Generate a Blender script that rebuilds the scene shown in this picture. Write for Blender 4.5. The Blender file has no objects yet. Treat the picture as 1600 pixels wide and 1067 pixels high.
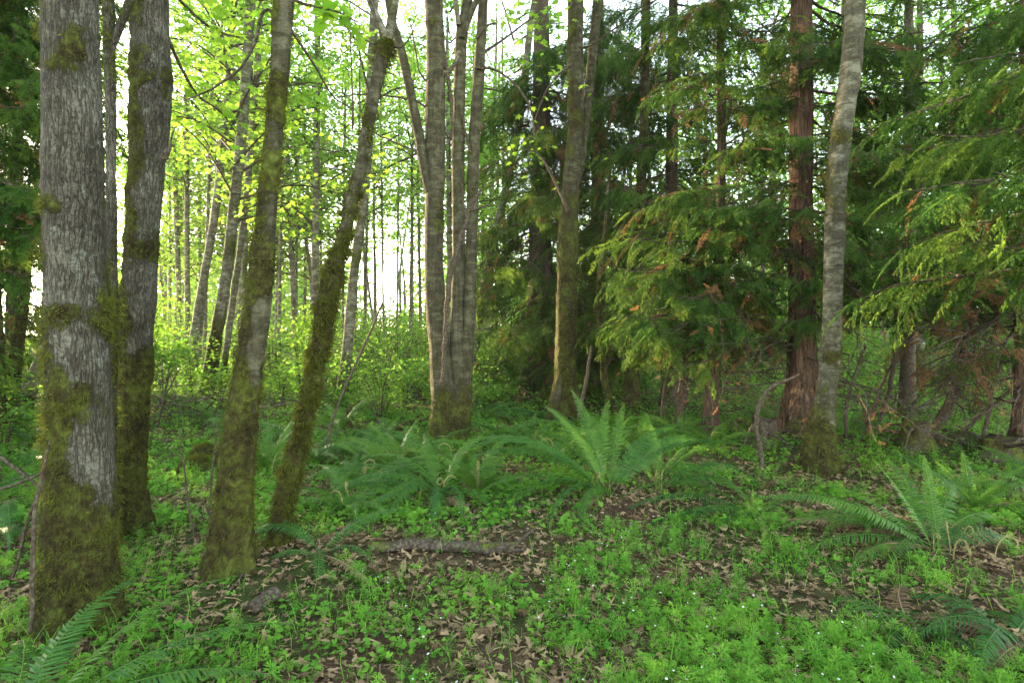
import bpy, math
import numpy as np
from math import radians as R, sin, cos, pi

rng = np.random.default_rng(11)
scene = bpy.context.scene
COL = scene.collection
F = 889.0            # focal length in photograph pixels (1600 wide)
EYE = 1.5
HZ = 533.5
SUN_AZ, SUN_EL = -50.0, 6.5       # degrees from straight ahead (left negative), height

# ------------------------------------------------------------------ noise
def _hash(i, j, k, s):
    n = (i * 374761393 + j * 668265263 + k * 2147483647 + s * 1274126177) & 0xFFFFFFFF
    n = ((n ^ (n >> 13)) * 1274126177) & 0xFFFFFFFF
    n = ((n ^ (n >> 16)) * 2246822519) & 0xFFFFFFFF
    return ((n ^ (n >> 15)) & 0xFFFFFF) / float(0xFFFFFF)

def vnoise(p, s=0):
    p = np.asarray(p, float)
    f = np.floor(p).astype(np.int64); t = p - f
    t = t * t * (3 - 2 * t)
    out = 0
    for a in (0, 1):
        for b in (0, 1):
            for c in (0, 1):
                w = (t[:, 0] if a else 1 - t[:, 0]) * (t[:, 1] if b else 1 - t[:, 1]) * (t[:, 2] if c else 1 - t[:, 2])
                out = out + w * _hash(f[:, 0] + a, f[:, 1] + b, f[:, 2] + c, s)
    return out

def fbm(p, octs=4, s=0):
    p = np.asarray(p, float); o = 0; a = 0.5; tot = 0
    for i in range(octs):
        o = o + a * vnoise(p, s + i); tot += a; a *= .5; p = p * 2.03
    return o / tot

def fbm2(x, y, sc, octs=3, s=0):
    x = np.atleast_1d(np.asarray(x, float)); y = np.atleast_1d(np.asarray(y, float))
    return fbm(np.stack([x * sc, y * sc, np.full_like(x, .37)], 1), octs, s)

def sstep(a, b, x):
    t = np.clip((x - a) / (b - a), 0, 1); return t * t * (3 - 2 * t)

# ------------------------------------------------------------------ terrain
def ground_z(x, y):
    x = np.atleast_1d(np.asarray(x, float)); y = np.atleast_1d(np.asarray(y, float))
    d = np.hypot(x, y)
    z = (fbm2(x, y, .55, 3, 5) - .5) * .16 + (fbm2(x, y, 2.2, 3, 9) - .5) * .06
    z = z + (fbm2(x, y, .09, 2, 3) - .5) * 1.0 * sstep(10, 30, d)
    z = z + np.clip(d - 26, 0, 60) * .035
    for mx, my, h, r in ((4.5, 8.2, .16, 1.1), (6.1, 7.9, .30, .7), (-1.5, 3.7, .10, .6), (.9, 5.4, .10, .7), (2.9, 4.3, .08, .6), (-7.4, 12, .35, 1.6)):
        z = z + h * np.exp(-((x - mx) ** 2 + (y - my) ** 2) / r ** 2)
    return z
def gz(x, y): return float(ground_z(x, y)[0])

def at(px, py, Y):
    return np.array([(px - 800) / F * Y, Y, EYE + (HZ - py) / F * Y])
def on_ground(px, py):
    Y = EYE * F / (py - HZ); x = (px - 800) / F * Y
    return np.array([x, Y, gz(x, Y)])
def proj(P):
    P = np.asarray(P); return 800 + F * P[:, 0] / P[:, 1], HZ - F * (P[:, 2] - EYE) / P[:, 1]

# ------------------------------------------------------------------ mesh helpers
def make_mesh(name, V, groups, mats, attrs=None, smooth=True):
    """groups: list of (faces (n,k) int array, material index)"""
    me = bpy.data.meshes.new(name)
    V = np.ascontiguousarray(V, np.float32)
    groups = [(np.asarray(f, np.int32), m) for f, m in groups if len(f)]
    nl = sum(f.size for f, _ in groups); nf = sum(len(f) for f, _ in groups)
    me.vertices.add(len(V)); me.vertices.foreach_set('co', V.ravel())
    me.loops.add(nl); me.loops.foreach_set('vertex_index', np.concatenate([f.ravel() for f, _ in groups]))
    me.polygons.add(nf)
    tot = np.concatenate([np.full(len(f), f.shape[1], np.int32) for f, _ in groups])
    st = np.concatenate([[0], np.cumsum(tot)[:-1]]).astype(np.int32)
    me.polygons.foreach_set('loop_start', st); me.polygons.foreach_set('loop_total', tot)
    me.polygons.foreach_set('material_index', np.concatenate([np.full(len(f), m, np.int32) for f, m in groups]))
    me.polygons.foreach_set('use_smooth', np.full(nf, smooth))
    for k, a in (attrs or {}).items():
        at_ = me.attributes.new(k, 'FLOAT', 'POINT'); at_.data.foreach_set('value', np.ascontiguousarray(a, np.float32))
    for m in mats: me.materials.append(m)
    me.update(); me.validate()
    return me

class Geo:
    """collects pieces of ONE mesh"""
    def __init__(s): s.V = []; s.G = {}; s.T = []; s.n = 0
    def add(s, V, Fs, mat=0, tint=.5):
        V = np.asarray(V, float); Fs = np.asarray(Fs, np.int64)
        s.V.append(V); s.T.append(np.broadcast_to(np.asarray(tint, float), (len(V),)))
        s.G.setdefault((Fs.shape[1], mat), []).append(Fs + s.n); s.n += len(V)
    def inst(s, V, Fs, M, T, mat=0, tint=None):
        """copies of a template: M (n,3,3) columns = axes (already scaled), T (n,3)"""
        n, m = len(M), len(V)
        if n == 0: return
        P = np.einsum('nij,mj->nmi', M, V) + T[:, None, :]
        f = (Fs[None] + (np.arange(n) * m)[:, None, None]).reshape(-1, Fs.shape[1])
        t = np.repeat(np.full(n, .5) if tint is None else tint, m)
        s.add(P.reshape(-1, 3), f, mat, t)
    def mesh(s, name, mats, smooth=True, extra=None):
        V = np.concatenate(s.V); a = {'tint': np.concatenate(s.T)}
        return make_mesh(name, V, [(np.concatenate(f), k[1]) for k, f in s.G.items()], mats, a, smooth)

def tube(P, r, n=8, cap=True):
    P = np.asarray(P, float); r = np.broadcast_to(np.asarray(r, float), (len(P),))
    T = np.gradient(P, axis=0); T /= np.linalg.norm(T, axis=1)[:, None] + 1e-9
    ref = np.array([0, 0, 1.]) if abs(T[0, 2]) < .8 else np.array([1., 0, 0])
    N = np.zeros_like(P); u = ref - T[0] * ref.dot(T[0]); u /= np.linalg.norm(u); N[0] = u
    for i in range(1, len(P)):
        u = N[i - 1] - T[i] * N[i - 1].dot(T[i]); N[i] = u / (np.linalg.norm(u) + 1e-9)
    B = np.cross(T, N); a = np.arange(n) / n * 2 * pi
    V = P[:, None] + r[:, None, None] * (np.cos(a)[None, :, None] * N[:, None] + np.sin(a)[None, :, None] * B[:, None])
    i = np.arange(len(P) - 1)[:, None] * n; j = np.arange(n)[None]; k = (j + 1) % n
    Fq = np.stack([i + j, i + k, i + n + k, i + n + j], -1).reshape(-1, 4)
    return V.reshape(-1, 3), Fq

def smooth_path(P, n):
    """Catmull-Rom through the rows of P (any number of columns)"""
    P = np.asarray(P, float)
    if len(P) < 3:
        t = np.linspace(0, 1, n)[:, None]; return P[0] * (1 - t) + P[-1] * t
    Q = np.vstack([2 * P[0] - P[1], P, 2 * P[-1] - P[-2]])
    u = np.linspace(0, len(P) - 1 - 1e-6, n); i = u.astype(int); t = (u - i)[:, None]
    a, b, c, d = Q[i], Q[i + 1], Q[i + 2], Q[i + 3]
    return .5 * (2 * b + (c - a) * t + (2 * a - 5 * b + 4 * c - d) * t ** 2 + (3 * b - a - 3 * c + d) * t ** 3)

def basis(X, Z, scale=1.0):
    """(n,3,3) with columns X, ZxX, Z"""
    X = X / (np.linalg.norm(X, axis=1)[:, None] + 1e-9)
    Z = Z - X * (X * Z).sum(1)[:, None]; Z /= np.linalg.norm(Z, axis=1)[:, None] + 1e-9
    Yv = np.cross(Z, X)
    return np.stack([X, Yv, Z], -1) * np.broadcast_to(np.asarray(scale, float), (len(X),))[:, None, None]

def leaf_frames(n, tilt, scale, g=None):
    g = rng if g is None else g
    a = g.uniform(0, 2 * pi, n); t = np.abs(g.normal(0, tilt, n)); b = g.uniform(0, 2 * pi, n)
    Z = np.stack([np.sin(t) * np.cos(b), np.sin(t) * np.sin(b), np.cos(t)], 1)
    X = np.stack([np.cos(a), np.sin(a), -.25 + 0 * a], 1)
    return basis(X, Z, scale)

# ------------------------------------------------------------------ objects
def link(o): COL.objects.link(o); return o
def tag(o, label, cat=None, group=None, kind=None):
    if label: o['label'] = label
    if cat: o['category'] = cat
    if group: o['group'] = group
    if kind: o['kind'] = kind
    return o
def thing(name, label, cat, loc, group=None):
    o = link(bpy.data.objects.new(name, None)); o.location = loc; o.empty_display_size = .1
    return tag(o, label, cat, group)
def part(name, me, parent, label=None, loc=None, rot=None, sc=None):
    o = link(bpy.data.objects.new(name, me)); o.parent = parent
    if loc is not None: o.location = loc
    if rot is not None: o.rotation_euler = rot
    if sc is not None: o.scale = (sc, sc, sc) if np.isscalar(sc) else sc
    if label: o['label'] = label
    return o
def single(name, me, label, cat, group=None, kind=None, loc=(0, 0, 0)):
    o = link(bpy.data.objects.new(name, me)); o.location = loc
    return tag(o, label, cat, group, kind)

# ------------------------------------------------------------------ materials
def mat_new(name):
    m = bpy.data.materials.new(name); m.use_nodes = True
    nt = m.node_tree; nt.nodes.clear(); return m, nt
class NB:
    def __init__(s, nt): s.nt = nt
    def n(s, t, **kw):
        nd = s.nt.nodes.new(t)
        for k, v in kw.items():
            if k.startswith('i_'):
                key = k[2:]; nd.inputs[int(key) if key.isdigit() else key.replace('_', ' ')].default_value = v
            else: setattr(nd, k, v)
        return nd
    def l(s, a, b): s.nt.links.new(a, b)
    def ramp(s, src, stops):
        r = s.n('ShaderNodeValToRGB'); e = r.color_ramp.elements
        while len(e) < len(stops): e.new(.5)
        for q, (p, c) in zip(e, stops):
            q.position = p; q.color = (*c, 1) if len(c) == 3 else c
        s.l(src, r.inputs[0]); return r.outputs[0]
    def mix(s, f, a, b, mode='MIX'):
        m = s.n('ShaderNodeMix', data_type='RGBA', blend_type=mode)
        for v, i in ((f, 0), (a, 6), (b, 7)):
            if hasattr(v, 'links'): s.l(v, m.inputs[i])
            elif i == 0: m.inputs[0].default_value = v
            else: m.inputs[i].default_value = (*v, 1)
        return m.outputs[2]
    def noise(s, vec, scale, detail=4, rough=.55, sc=None):
        if sc is not None:
            mp = s.n('ShaderNodeMapping'); mp.inputs['Scale'].default_value = sc; s.l(vec, mp.inputs[0]); vec = mp.outputs[0]
        t = s.n('ShaderNodeTexNoise', i_Scale=scale, i_Detail=detail, i_Roughness=rough); s.l(vec, t.inputs['Vector'])
        return t.outputs['Fac']
    def attr(s, name): return s.n('ShaderNodeAttribute', attribute_name=name).outputs['Fac']
    def math(s, op, a, b=0.0):
        m = s.n('ShaderNodeMath', operation=op)
        for v, i in ((a, 0), (b, 1)):
            if hasattr(v, 'links'): s.l(v, m.inputs[i])
            else: m.inputs[i].default_value = v
        return m.outputs[0]

def leaf_mat(name, dark, light, tdark, tlight, trans=.45, rough=.45, spec=.35):
    m, nt = mat_new(name); b = NB(nt)
    t = b.attr('tint')
    obj = b.n('ShaderNodeObjectInfo').outputs['Random']
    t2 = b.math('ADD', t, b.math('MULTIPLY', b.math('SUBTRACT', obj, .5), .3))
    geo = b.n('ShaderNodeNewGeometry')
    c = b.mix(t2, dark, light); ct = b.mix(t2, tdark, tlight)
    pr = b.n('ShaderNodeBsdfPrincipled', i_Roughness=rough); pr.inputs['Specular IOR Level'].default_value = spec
    b.l(c, pr.inputs['Base Color'])
    tr = b.n('ShaderNodeBsdfTranslucent'); b.l(ct, tr.inputs['Color'])
    mx = b.n('ShaderNodeMixShader'); mx.inputs[0].default_value = trans
    b.l(pr.outputs[0], mx.inputs[1]); b.l(tr.outputs[0], mx.inputs[2])
    out = b.n('ShaderNodeOutputMaterial'); b.l(mx.outputs[0], out.inputs[0])
    return m

M = {}
M['maple'] = leaf_mat('broad_leaves', (.045, .105, .014), (.10, .17, .022), (.15, .38, .03), (.32, .52, .05), .58, .5, .1)
M['maple_near'] = leaf_mat('maple_leaves', (.04, .10, .016), (.08, .15, .02), (.18, .40, .025), (.34, .52, .045), .55, .5, .12)
M['shrub'] = leaf_mat('shrub_leaves', (.035, .12, .020), (.10, .20, .03), (.10, .30, .03), (.28, .48, .05), .5, .55, .08)
M['cedar'] = leaf_mat('cedar_foliage', (.014, .044, .009), (.062, .120, .020), (.05, .14, .015), (.19, .29, .035), .42, .6, .06)
M['rust'] = leaf_mat('dead_foliage', (.07, .034, .017), (.22, .115, .052), (.2, .08, .03), (.4, .2, .07), .3, .7, .1)
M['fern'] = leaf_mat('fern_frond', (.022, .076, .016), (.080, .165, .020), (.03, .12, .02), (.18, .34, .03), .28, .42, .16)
M['clover'] = leaf_mat('ground_leaves', (.05, .17, .020), (.15, .31, .035), (.12, .34, .03), (.30, .52, .05), .38, .6, .07)
M['litter'] = leaf_mat('dry_leaves', (.040, .026, .015), (.33, .235, .135), (.06, .035, .015), (.28, .18, .08), .15, .85, .05)
M['petal'] = leaf_mat('white_petals', (.7, .7, .7), (.85, .85, .85), (.6, .6, .6), (.7, .7, .7), .3)
M['moss'] = leaf_mat('moss_tufts', (.022, .021, .007), (.090, .106, .014), (.06, .055, .010), (.27, .30, .035), .35, .8, .1)

def bark_mat(name, kind):
    m, nt = mat_new(name); b = NB(nt)
    co = b.n('ShaderNodeTexCoord').outputs['Object']
    moss = b.attr('moss')
    # slight domain warp so cracks wander
    wn = b.n('ShaderNodeTexNoise', i_Scale=3.0, i_Detail=3.0); b.l(co, wn.inputs['Vector'])
    wv = b.n('ShaderNodeVectorMath', operation='SCALE'); wv.inputs['Scale'].default_value = .06; b.l(wn.outputs['Color'], wv.inputs[0])
    wa = b.n('ShaderNodeVectorMath', operation='ADD'); b.l(co, wa.inputs[0]); b.l(wv.outputs[0], wa.inputs[1]); cw = wa.outputs[0]
    def vor(sc, vec=cw):
        mp = b.n('ShaderNodeMapping'); mp.inputs['Scale'].default_value = sc; b.l(vec, mp.inputs[0])
        v = b.n('ShaderNodeTexVoronoi', feature='DISTANCE_TO_EDGE', i_Scale=1.0); b.l(mp.outputs[0], v.inputs['Vector']); return v.outputs[0]
    def ridge(sc, w, vec=cw, d=3):
        n = b.noise(vec, 1, d, .5, sc); a = b.math('ABSOLUTE', b.math('SUBTRACT', n, .5))
        return b.ramp(a, [(0, (0, 0, 0)), (w, (1, 1, 1))])
    if kind == 'maple':
        crack = b.math('MULTIPLY', ridge((52, 52, 6.5), .055), b.math('ADD', b.math('MULTIPLY', ridge((26, 26, 40), .03), .5), .5))
        fine = b.noise(cw, 1, 5, .65, (110, 110, 40))
        big = b.noise(co, 3.2, 6, .65)
        base = b.ramp(big, [(.36, (.020, .017, .012)), (.46, (.050, .045, .033)), (.54, (.088, .082, .063)), (.64, (.145, .14, .112))])
        base = b.mix(.45, base, b.ramp(fine, [(.34, (.018, .015, .011)), (.66, (.15, .14, .11))]))
        lich = b.ramp(b.noise(co, 9, 7, .7), [(.57, (0, 0, 0)), (.63, (1, 1, 1))])
        base = b.mix(b.math('MULTIPLY', lich, .5), base, (.17, .19, .15))
        col = b.mix(b.math('MULTIPLY', b.math('SUBTRACT', 1, crack), .72), base, (.026, .022, .016))
        h = b.math('ADD', b.math('MULTIPLY', crack, .7), b.math('MULTIPLY', fine, .6)); bd = .022
    elif kind in ('alder', 'brown', 'spotted'):
        fine = b.noise(cw, 1, 5, .65, (40, 40, 75))
        blot = b.noise(co, 1, 6, .66, (6, 6, 10))
        vert = b.noise(cw, 1, 4, .6, (26, 26, 3))
        k = {'alder': .85, 'brown': .43, 'spotted': .60}[kind]
        tone = (lambda r, g, c: (r * k * .97, g * k, c * k * .88)) if kind != 'brown' else (lambda r, g, c: (r * k * .92, g * k * .93, c * k * .72))
        base = b.ramp(blot, [(.40, tone(.022, .018, .012)), (.47, tone(.075, .066, .047)), (.53, tone(.17, .16, .125)), (.60, tone(.36, .35, .29))])
        base = b.mix(.45, base, b.ramp(fine, [(.35, tone(.045, .036, .025)), (.65, tone(.24, .23, .19))]))
        base = b.mix(.35 if kind == 'brown' else .15, base, b.ramp(vert, [(.36, (.022, .018, .011)), (.62, tone(.24, .22, .17))]))
        band = b.ramp(b.noise(co, 1, 4, .6, (3, 3, 20)), [(.57, (0, 0, 0)), (.64, (1, 1, 1))])
        col = b.mix(b.math('MULTIPLY', band, .7), base, (.034, .027, .018))
        h = b.math('ADD', fine, vert); bd = .022
    elif kind == 'cedar':
        fib = b.noise(cw, 1, 6, .65, (34, 34, 2.2))
        fib2 = b.noise(cw, 1, 4, .6, (90, 90, 5))
        col = b.ramp(fib, [(.36, (.011, .007, .005)), (.47, (.052, .031, .021)), (.58, (.120, .077, .053)), (.70, (.25, .175, .125))])
        col = b.mix(.35, col, b.ramp(fib2, [(.38, (.014, .009, .007)), (.62, (.19, .125, .088))]))
        h = b.math('ADD', fib, b.math('MULTIPLY', fib2, .5)); bd = .035
    else:   # branch / dead wood
        fib = b.noise(cw, 1, 5, .6, (40, 40, 40))
        col = b.ramp(fib, [(.3, (.020, .014, .010)), (.5, (.055, .043, .031)), (.72, (.13, .11, .085))])
        h = fib; bd = .008
    # moss over the bark: a sharp ragged edge where the moss grows
    mn = b.noise(co, 26, 5, .7); mn2 = b.noise(co, 5, 3, .6)
    mf = b.math('ADD', moss, b.math('ADD', b.math('MULTIPLY', b.math('SUBTRACT', mn, .5), 1.5), b.math('MULTIPLY', b.math('SUBTRACT', mn2, .5), .9)))
    mask = b.ramp(mf, [(.36, (0, 0, 0)), (.66, (1, 1, 1))])
    mcol = b.ramp(b.math('ADD', b.math('MULTIPLY', mn, .55), b.math('MULTIPLY', mn2, .45)),
                  [(.36, (.011, .009, .005)), (.46, (.032, .026, .009)), (.55, (.056, .063, .013)), (.67, (.098, .126, .020)), (.67, (.115, .122, .020))])
    col = b.mix(mask, col, mcol)
    hh = b.math('ADD', h, b.math('MULTIPLY', mask, b.math('MULTIPLY', mn, 1.2)))
    bp = b.n('ShaderNodeBump', i_Strength=.9, i_Distance=bd); b.l(hh, bp.inputs['Height'])
    pr = b.n('ShaderNodeBsdfPrincipled', i_Roughness=.9); pr.inputs['Specular IOR Level'].default_value = .1
    b.l(col, pr.inputs['Base Color']); b.l(bp.outputs[0], pr.inputs['Normal'])
    b.l(pr.outputs[0], b.n('ShaderNodeOutputMaterial').inputs[0])
    return m
for k in ('maple', 'alder', 'brown', 'spotted', 'cedar', 'wood'): M['bark_' + k] = bark_mat(k + '_bark', k)

def soil_mat():
    m, nt = mat_new('forest_soil'); b = NB(nt)
    co = b.n('ShaderNodeTexCoord').outputs['Object']
    n1 = b.noise(co, 9, 7, .68); n2 = b.noise(co, .8, 4, .6); n3 = b.noise(co, 60, 3, .6)
    brown = b.ramp(n1, [(.3, (.012, .008, .005)), (.48, (.036, .023, .014)), (.62, (.085, .056, .033)), (.75, (.16, .11, .07))])
    brown = b.mix(.4, brown, b.ramp(n3, [(.3, (.02, .013, .008)), (.7, (.17, .11, .07))]))
    green = b.ramp(n1, [(.3, (.010, .018, .005)), (.7, (.045, .085, .016))])
    col = b.mix(b.ramp(n2, [(.42, (0, 0, 0)), (.58, (.8, .8, .8))]), brown, green)
    bp = b.n('ShaderNodeBump', i_Strength=1.0, i_Distance=.03); b.l(b.math('ADD', n1, b.math('MULTIPLY', n3, .4)), bp.inputs['Height'])
    pr = b.n('ShaderNodeBsdfPrincipled', i_Roughness=.95); pr.inputs['Specular IOR Level'].default_value = .05
    b.l(col, pr.inputs['Base Color']); b.l(bp.outputs[0], pr.inputs['Normal'])
    b.l(pr.outputs[0], b.n('ShaderNodeOutputMaterial').inputs[0]); return m
M['soil'] = soil_mat()

# ------------------------------------------------------------------ templates
def kite(w=.45):     # simple two-face leaf folded along the midrib, along +X
    V = np.array([[0, 0, 0], [.42, w, .06], [1, 0, -.06], [.42, -w, .06]]); return V, np.array([[0, 1, 2], [0, 2, 3]])
def lobed(g=None, curl=0.0):   # bigleaf-maple outline: five lobes
    ang = np.radians([-150, -105, -62, -40, -20, 0, 20, 40, 62, 105, 150]); rad = np.array([.22, .50, .30, .78, .45, 1.0, .45, .78, .30, .50, .22])
    V = np.stack([rad * np.cos(ang) + .15, rad * np.sin(ang), 0 * ang], 1)
    V = np.vstack([[.1, 0, .04], V]); V[:, 2] += -.10 * np.hypot(V[:, 0], V[:, 1]) ** 2
    if g is not None:
        V[:, 2] += curl * (g.normal(0, .22, len(V)) + .5 * np.abs(V[:, 1]) * g.uniform(.2, 1.2) + .25 * V[:, 0] ** 2 * g.uniform(-1, 1.5))
        V[:, 1] *= 1 - .3 * curl * g.random()
    n = len(ang); return V, np.array([[0, i, i % n + 1] for i in range(1, n + 1)])
KITE, LOBE = kite(), lobed()

def leaf_rot(F3, n): return F3

# crowns of broadleaved trees: flat sprays of leaves on thin limbs
def crown_mesh(name, seed, H, rad, nlimb, nleaf, lsize, leaf=KITE, mat='maple', low=.0, spread=.55):
    g = np.random.default_rng(seed); G = Geo()
    for i in range(nlimb):
        t = (i + g.random()) / nlimb; z0 = H * (low + (1 - low) * t); az = g.uniform(0, 2 * pi)
        L = rad * (1 - .55 * t ** 2) * g.uniform(.5, 1.15)
        e = np.array([cos(az), sin(az), g.uniform(.1, .6)]) * L
        P0 = np.array([0, 0, z0]); P1 = P0 + e
        mid = (P0 + P1) / 2 + np.array([0, 0, .12 * L]) + g.normal(0, .06 * L, 3)
        pth = smooth_path([P0, mid, P1], 7)
        v, f = tube(pth, np.linspace(.022, .006, 7) * (1 + .3 * L), 4); G.add(v, f, 1, .5)
        nc = int(3 + 3 * L / rad)
        for c in range(nc):
            q = g.uniform(.3, 1.05); C = pth[min(6, int(q * 6))] + g.normal(0, .16 * L + .08, 3) * [1, 1, .5]
            n = int(nleaf * g.uniform(.4, 1.5)); s = spread * g.uniform(.6, 1.3)
            rr = np.sqrt(g.random(n)) * s; aa = g.uniform(0, 2 * pi, n)
            P = C + np.stack([rr * np.cos(aa), rr * np.sin(aa), g.normal(0, .14 * s, n) - .12 * rr], 1)
            fr = leaf_frames(n, .5, lsize * g.uniform(.6, 1.3, n), g)
            tint = np.clip(g.uniform(.1, .9) + g.normal(0, .15, n), 0, 1)
            G.inst(*leaf, fr, P, 0, tint)
            # twig to the clump
            v, f = tube(np.array([pth[min(6, int(q * 6))], C]), [.007, .003], 3); G.add(v, f, 1, .5)
    return G.mesh(name, [M[mat], M['bark_wood']], smooth=False)

# western red cedar bough: flat hanging sprays
def cedar_frond_flat(seed=0):
    g = np.random.default_rng(1000 + seed); V, Fs = [], []
    def quad(p, d, l, w):
        n = np.array([-d[1], d[0]]); k = len(V)
        V.extend([p - n * w * .3, p + d * l * .5 - n * w * .5, p + d * l, p + d * l * .5 + n * w * .5]); Fs.append([k, k + 1, k + 2, k + 3])
    ds = lambda a: np.array([cos(a), sin(a)])
    N = 10
    for i in range(N + 1):
        for sgn in ((1, -1) if i < N else (0,)):
            if sgn and g.random() < .14: continue
            t = (i + g.uniform(.3, .9)) / (N + .6)
            a = sgn * R(56 - 18 * t + g.normal(0, 6)); l = (.36 * (1 - .70 * t) * min(1, .45 + t * 2.2)) * g.uniform(.6, 1.2) if sgn else .12
            p = np.array([t if sgn else .93, 0.]); d = ds(a); quad(p, d, l, .012)
            for q in range(6):
                u = .10 + q * .15
                for s2 in (1, -1):
                    if g.random() < .1: continue
                    quad(p + d * l * u, ds(a + s2 * R(42 + g.normal(0, 6))), l * .36 * (1 - .5 * u) * g.uniform(.7, 1.2), .019 * (.7 + l))
    quad(np.array([0., 0.]), np.array([1., 0.]), 1.0, .010)
    V = np.array(V); return np.column_stack([V, 0 * V[:, 0]]), np.array(Fs)
CFS = [cedar_frond_flat(i) for i in range(5)]; CF = CFS[0]

def bough_mesh(name, seed, nf=16, mat='cedar', dead=0.0, hang=.5):
    g = np.random.default_rng(seed); G = Geo(); n = 14
    def limb(P0, d, L, r, hang, depth):
        x = np.linspace(0, 1, n); side = np.array([-d[1], d[0], 0])
        wob = np.cumsum(g.normal(0, .018, n)) * L
        pth = P0 + d * (x * L)[:, None] + side * (wob + .06 * L * np.sin(x * 4 + seed))[:, None]; pth[:, 2] += L * (.08 * x - hang * .55 * x ** 1.8 + .14 * x ** 4) + np.cumsum(g.normal(0, .010, n)) * L
        v, f = tube(pth, np.linspace(r, r * .25, n), 5); G.add(v, f, 1, .5); return pth
    az0 = np.array([1., 0, 0]); pth = limb(np.zeros(3), az0, 1.0, .011, hang, 0)
    subs = [(pth, 1.0, 0.0, nf)]
    for q in range(3):                       # side limbs
        k = int(g.integers(3, 10)); a = g.choice([-1, 1]) * R(g.uniform(25, 50)); L = g.uniform(.35, .6)
        subs.append((limb(pth[k], np.array([cos(a), sin(a), 0]), L, .006, hang * .9, 1), L, a, nf // 3))
    for P, L0, a0, m in subs:
        for i in range(m):
            t = .15 + .85 * (i + g.uniform(0, .9)) / m; k = t * (n - 1); j = min(int(k), n - 2)
            p = P[j] + (P[j + 1] - P[j]) * (k - j)
            sg = 1 if g.random() < .5 else -1
            az = a0 + sg * R(g.uniform(20, 70) * (1 - .45 * t)) + g.normal(0, .2); L = g.uniform(.18, .40) * (1.15 - .5 * t)
            dn = g.uniform(.05, 1.0); Xv = np.array([cos(az), sin(az), -dn])
            Zv = np.array([g.normal(0, .45), g.normal(0, .45) - sg * .25, 1.0])
            cf = CFS[g.integers(5)]; Vb = cf[0].copy(); Vb[:, 2] = -g.uniform(.1, .6) * Vb[:, 0] ** 2 - .5 * np.abs(Vb[:, 1]) * g.uniform(-.3, 1.3) + g.normal(0, .012, len(Vb))
            Vb[:, 1] += g.normal(0, .12) * Vb[:, 0] ** 2
            G.inst(Vb, cf[1], basis(Xv[None], Zv[None], L), p[None], 2 if g.random() < dead else 0, np.array([np.clip(g.uniform(-.1, 1.0), 0, 1)]))
    return G.mesh(name, [M[mat], M['bark_wood'], M['rust']], smooth=False)
BOUGH = [bough_mesh('bough', 100 + i, 18, dead=.08, hang=.25 + .11 * i) for i in range(7)]
BOUGH_DEADISH = [bough_mesh('bough', 140 + i, 12, dead=.45, hang=.4 + .2 * i) for i in range(3)]

def twig_mesh(name, seed, rust=.0):
    """a bare dead limb with side twigs, unit length along +X"""
    g = np.random.default_rng(seed); G = Geo()
    def grow(p, d, L, r, depth):
        n = 7; P = [p]
        for i in range(n - 1):
            d = d + g.normal(0, .10, 3) + np.array([0, 0, -.03]); d /= np.linalg.norm(d); P.append(P[-1] + d * L / (n - 1))
        P = np.array(P); v, f = tube(P, np.linspace(r, r * .3, n), 5 if depth == 0 else 3); G.add(v, f, 0, .5)
        if depth < 2:
            for i in range(7 if depth == 0 else 4):
                k = g.integers(1, n); s = d + g.normal(0, .75, 3); s /= np.linalg.norm(s)
                grow(P[k], s, L * g.uniform(.2, .5), r * .5, depth + 1)
        elif rust > 0 and g.random() < rust:
            Mx = basis(g.normal(0, 1, (2, 3)), g.normal(0, 1, (2, 3)), g.uniform(.06, .14, 2)); G.inst(*CF, Mx * .6, P[[-1, 3]], 1, g.random(2))
    grow(np.zeros(3), np.array([1., 0, -.05]), 1.0, .010, 0)
    return G.mesh(name, [M['bark_wood'], M['rust']], smooth=True)
TWIG = [twig_mesh('dead_twig', 200 + i, .0) for i in range(3)] + [twig_mesh('dead_twig', 210 + i, .45) for i in range(3)]

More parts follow.
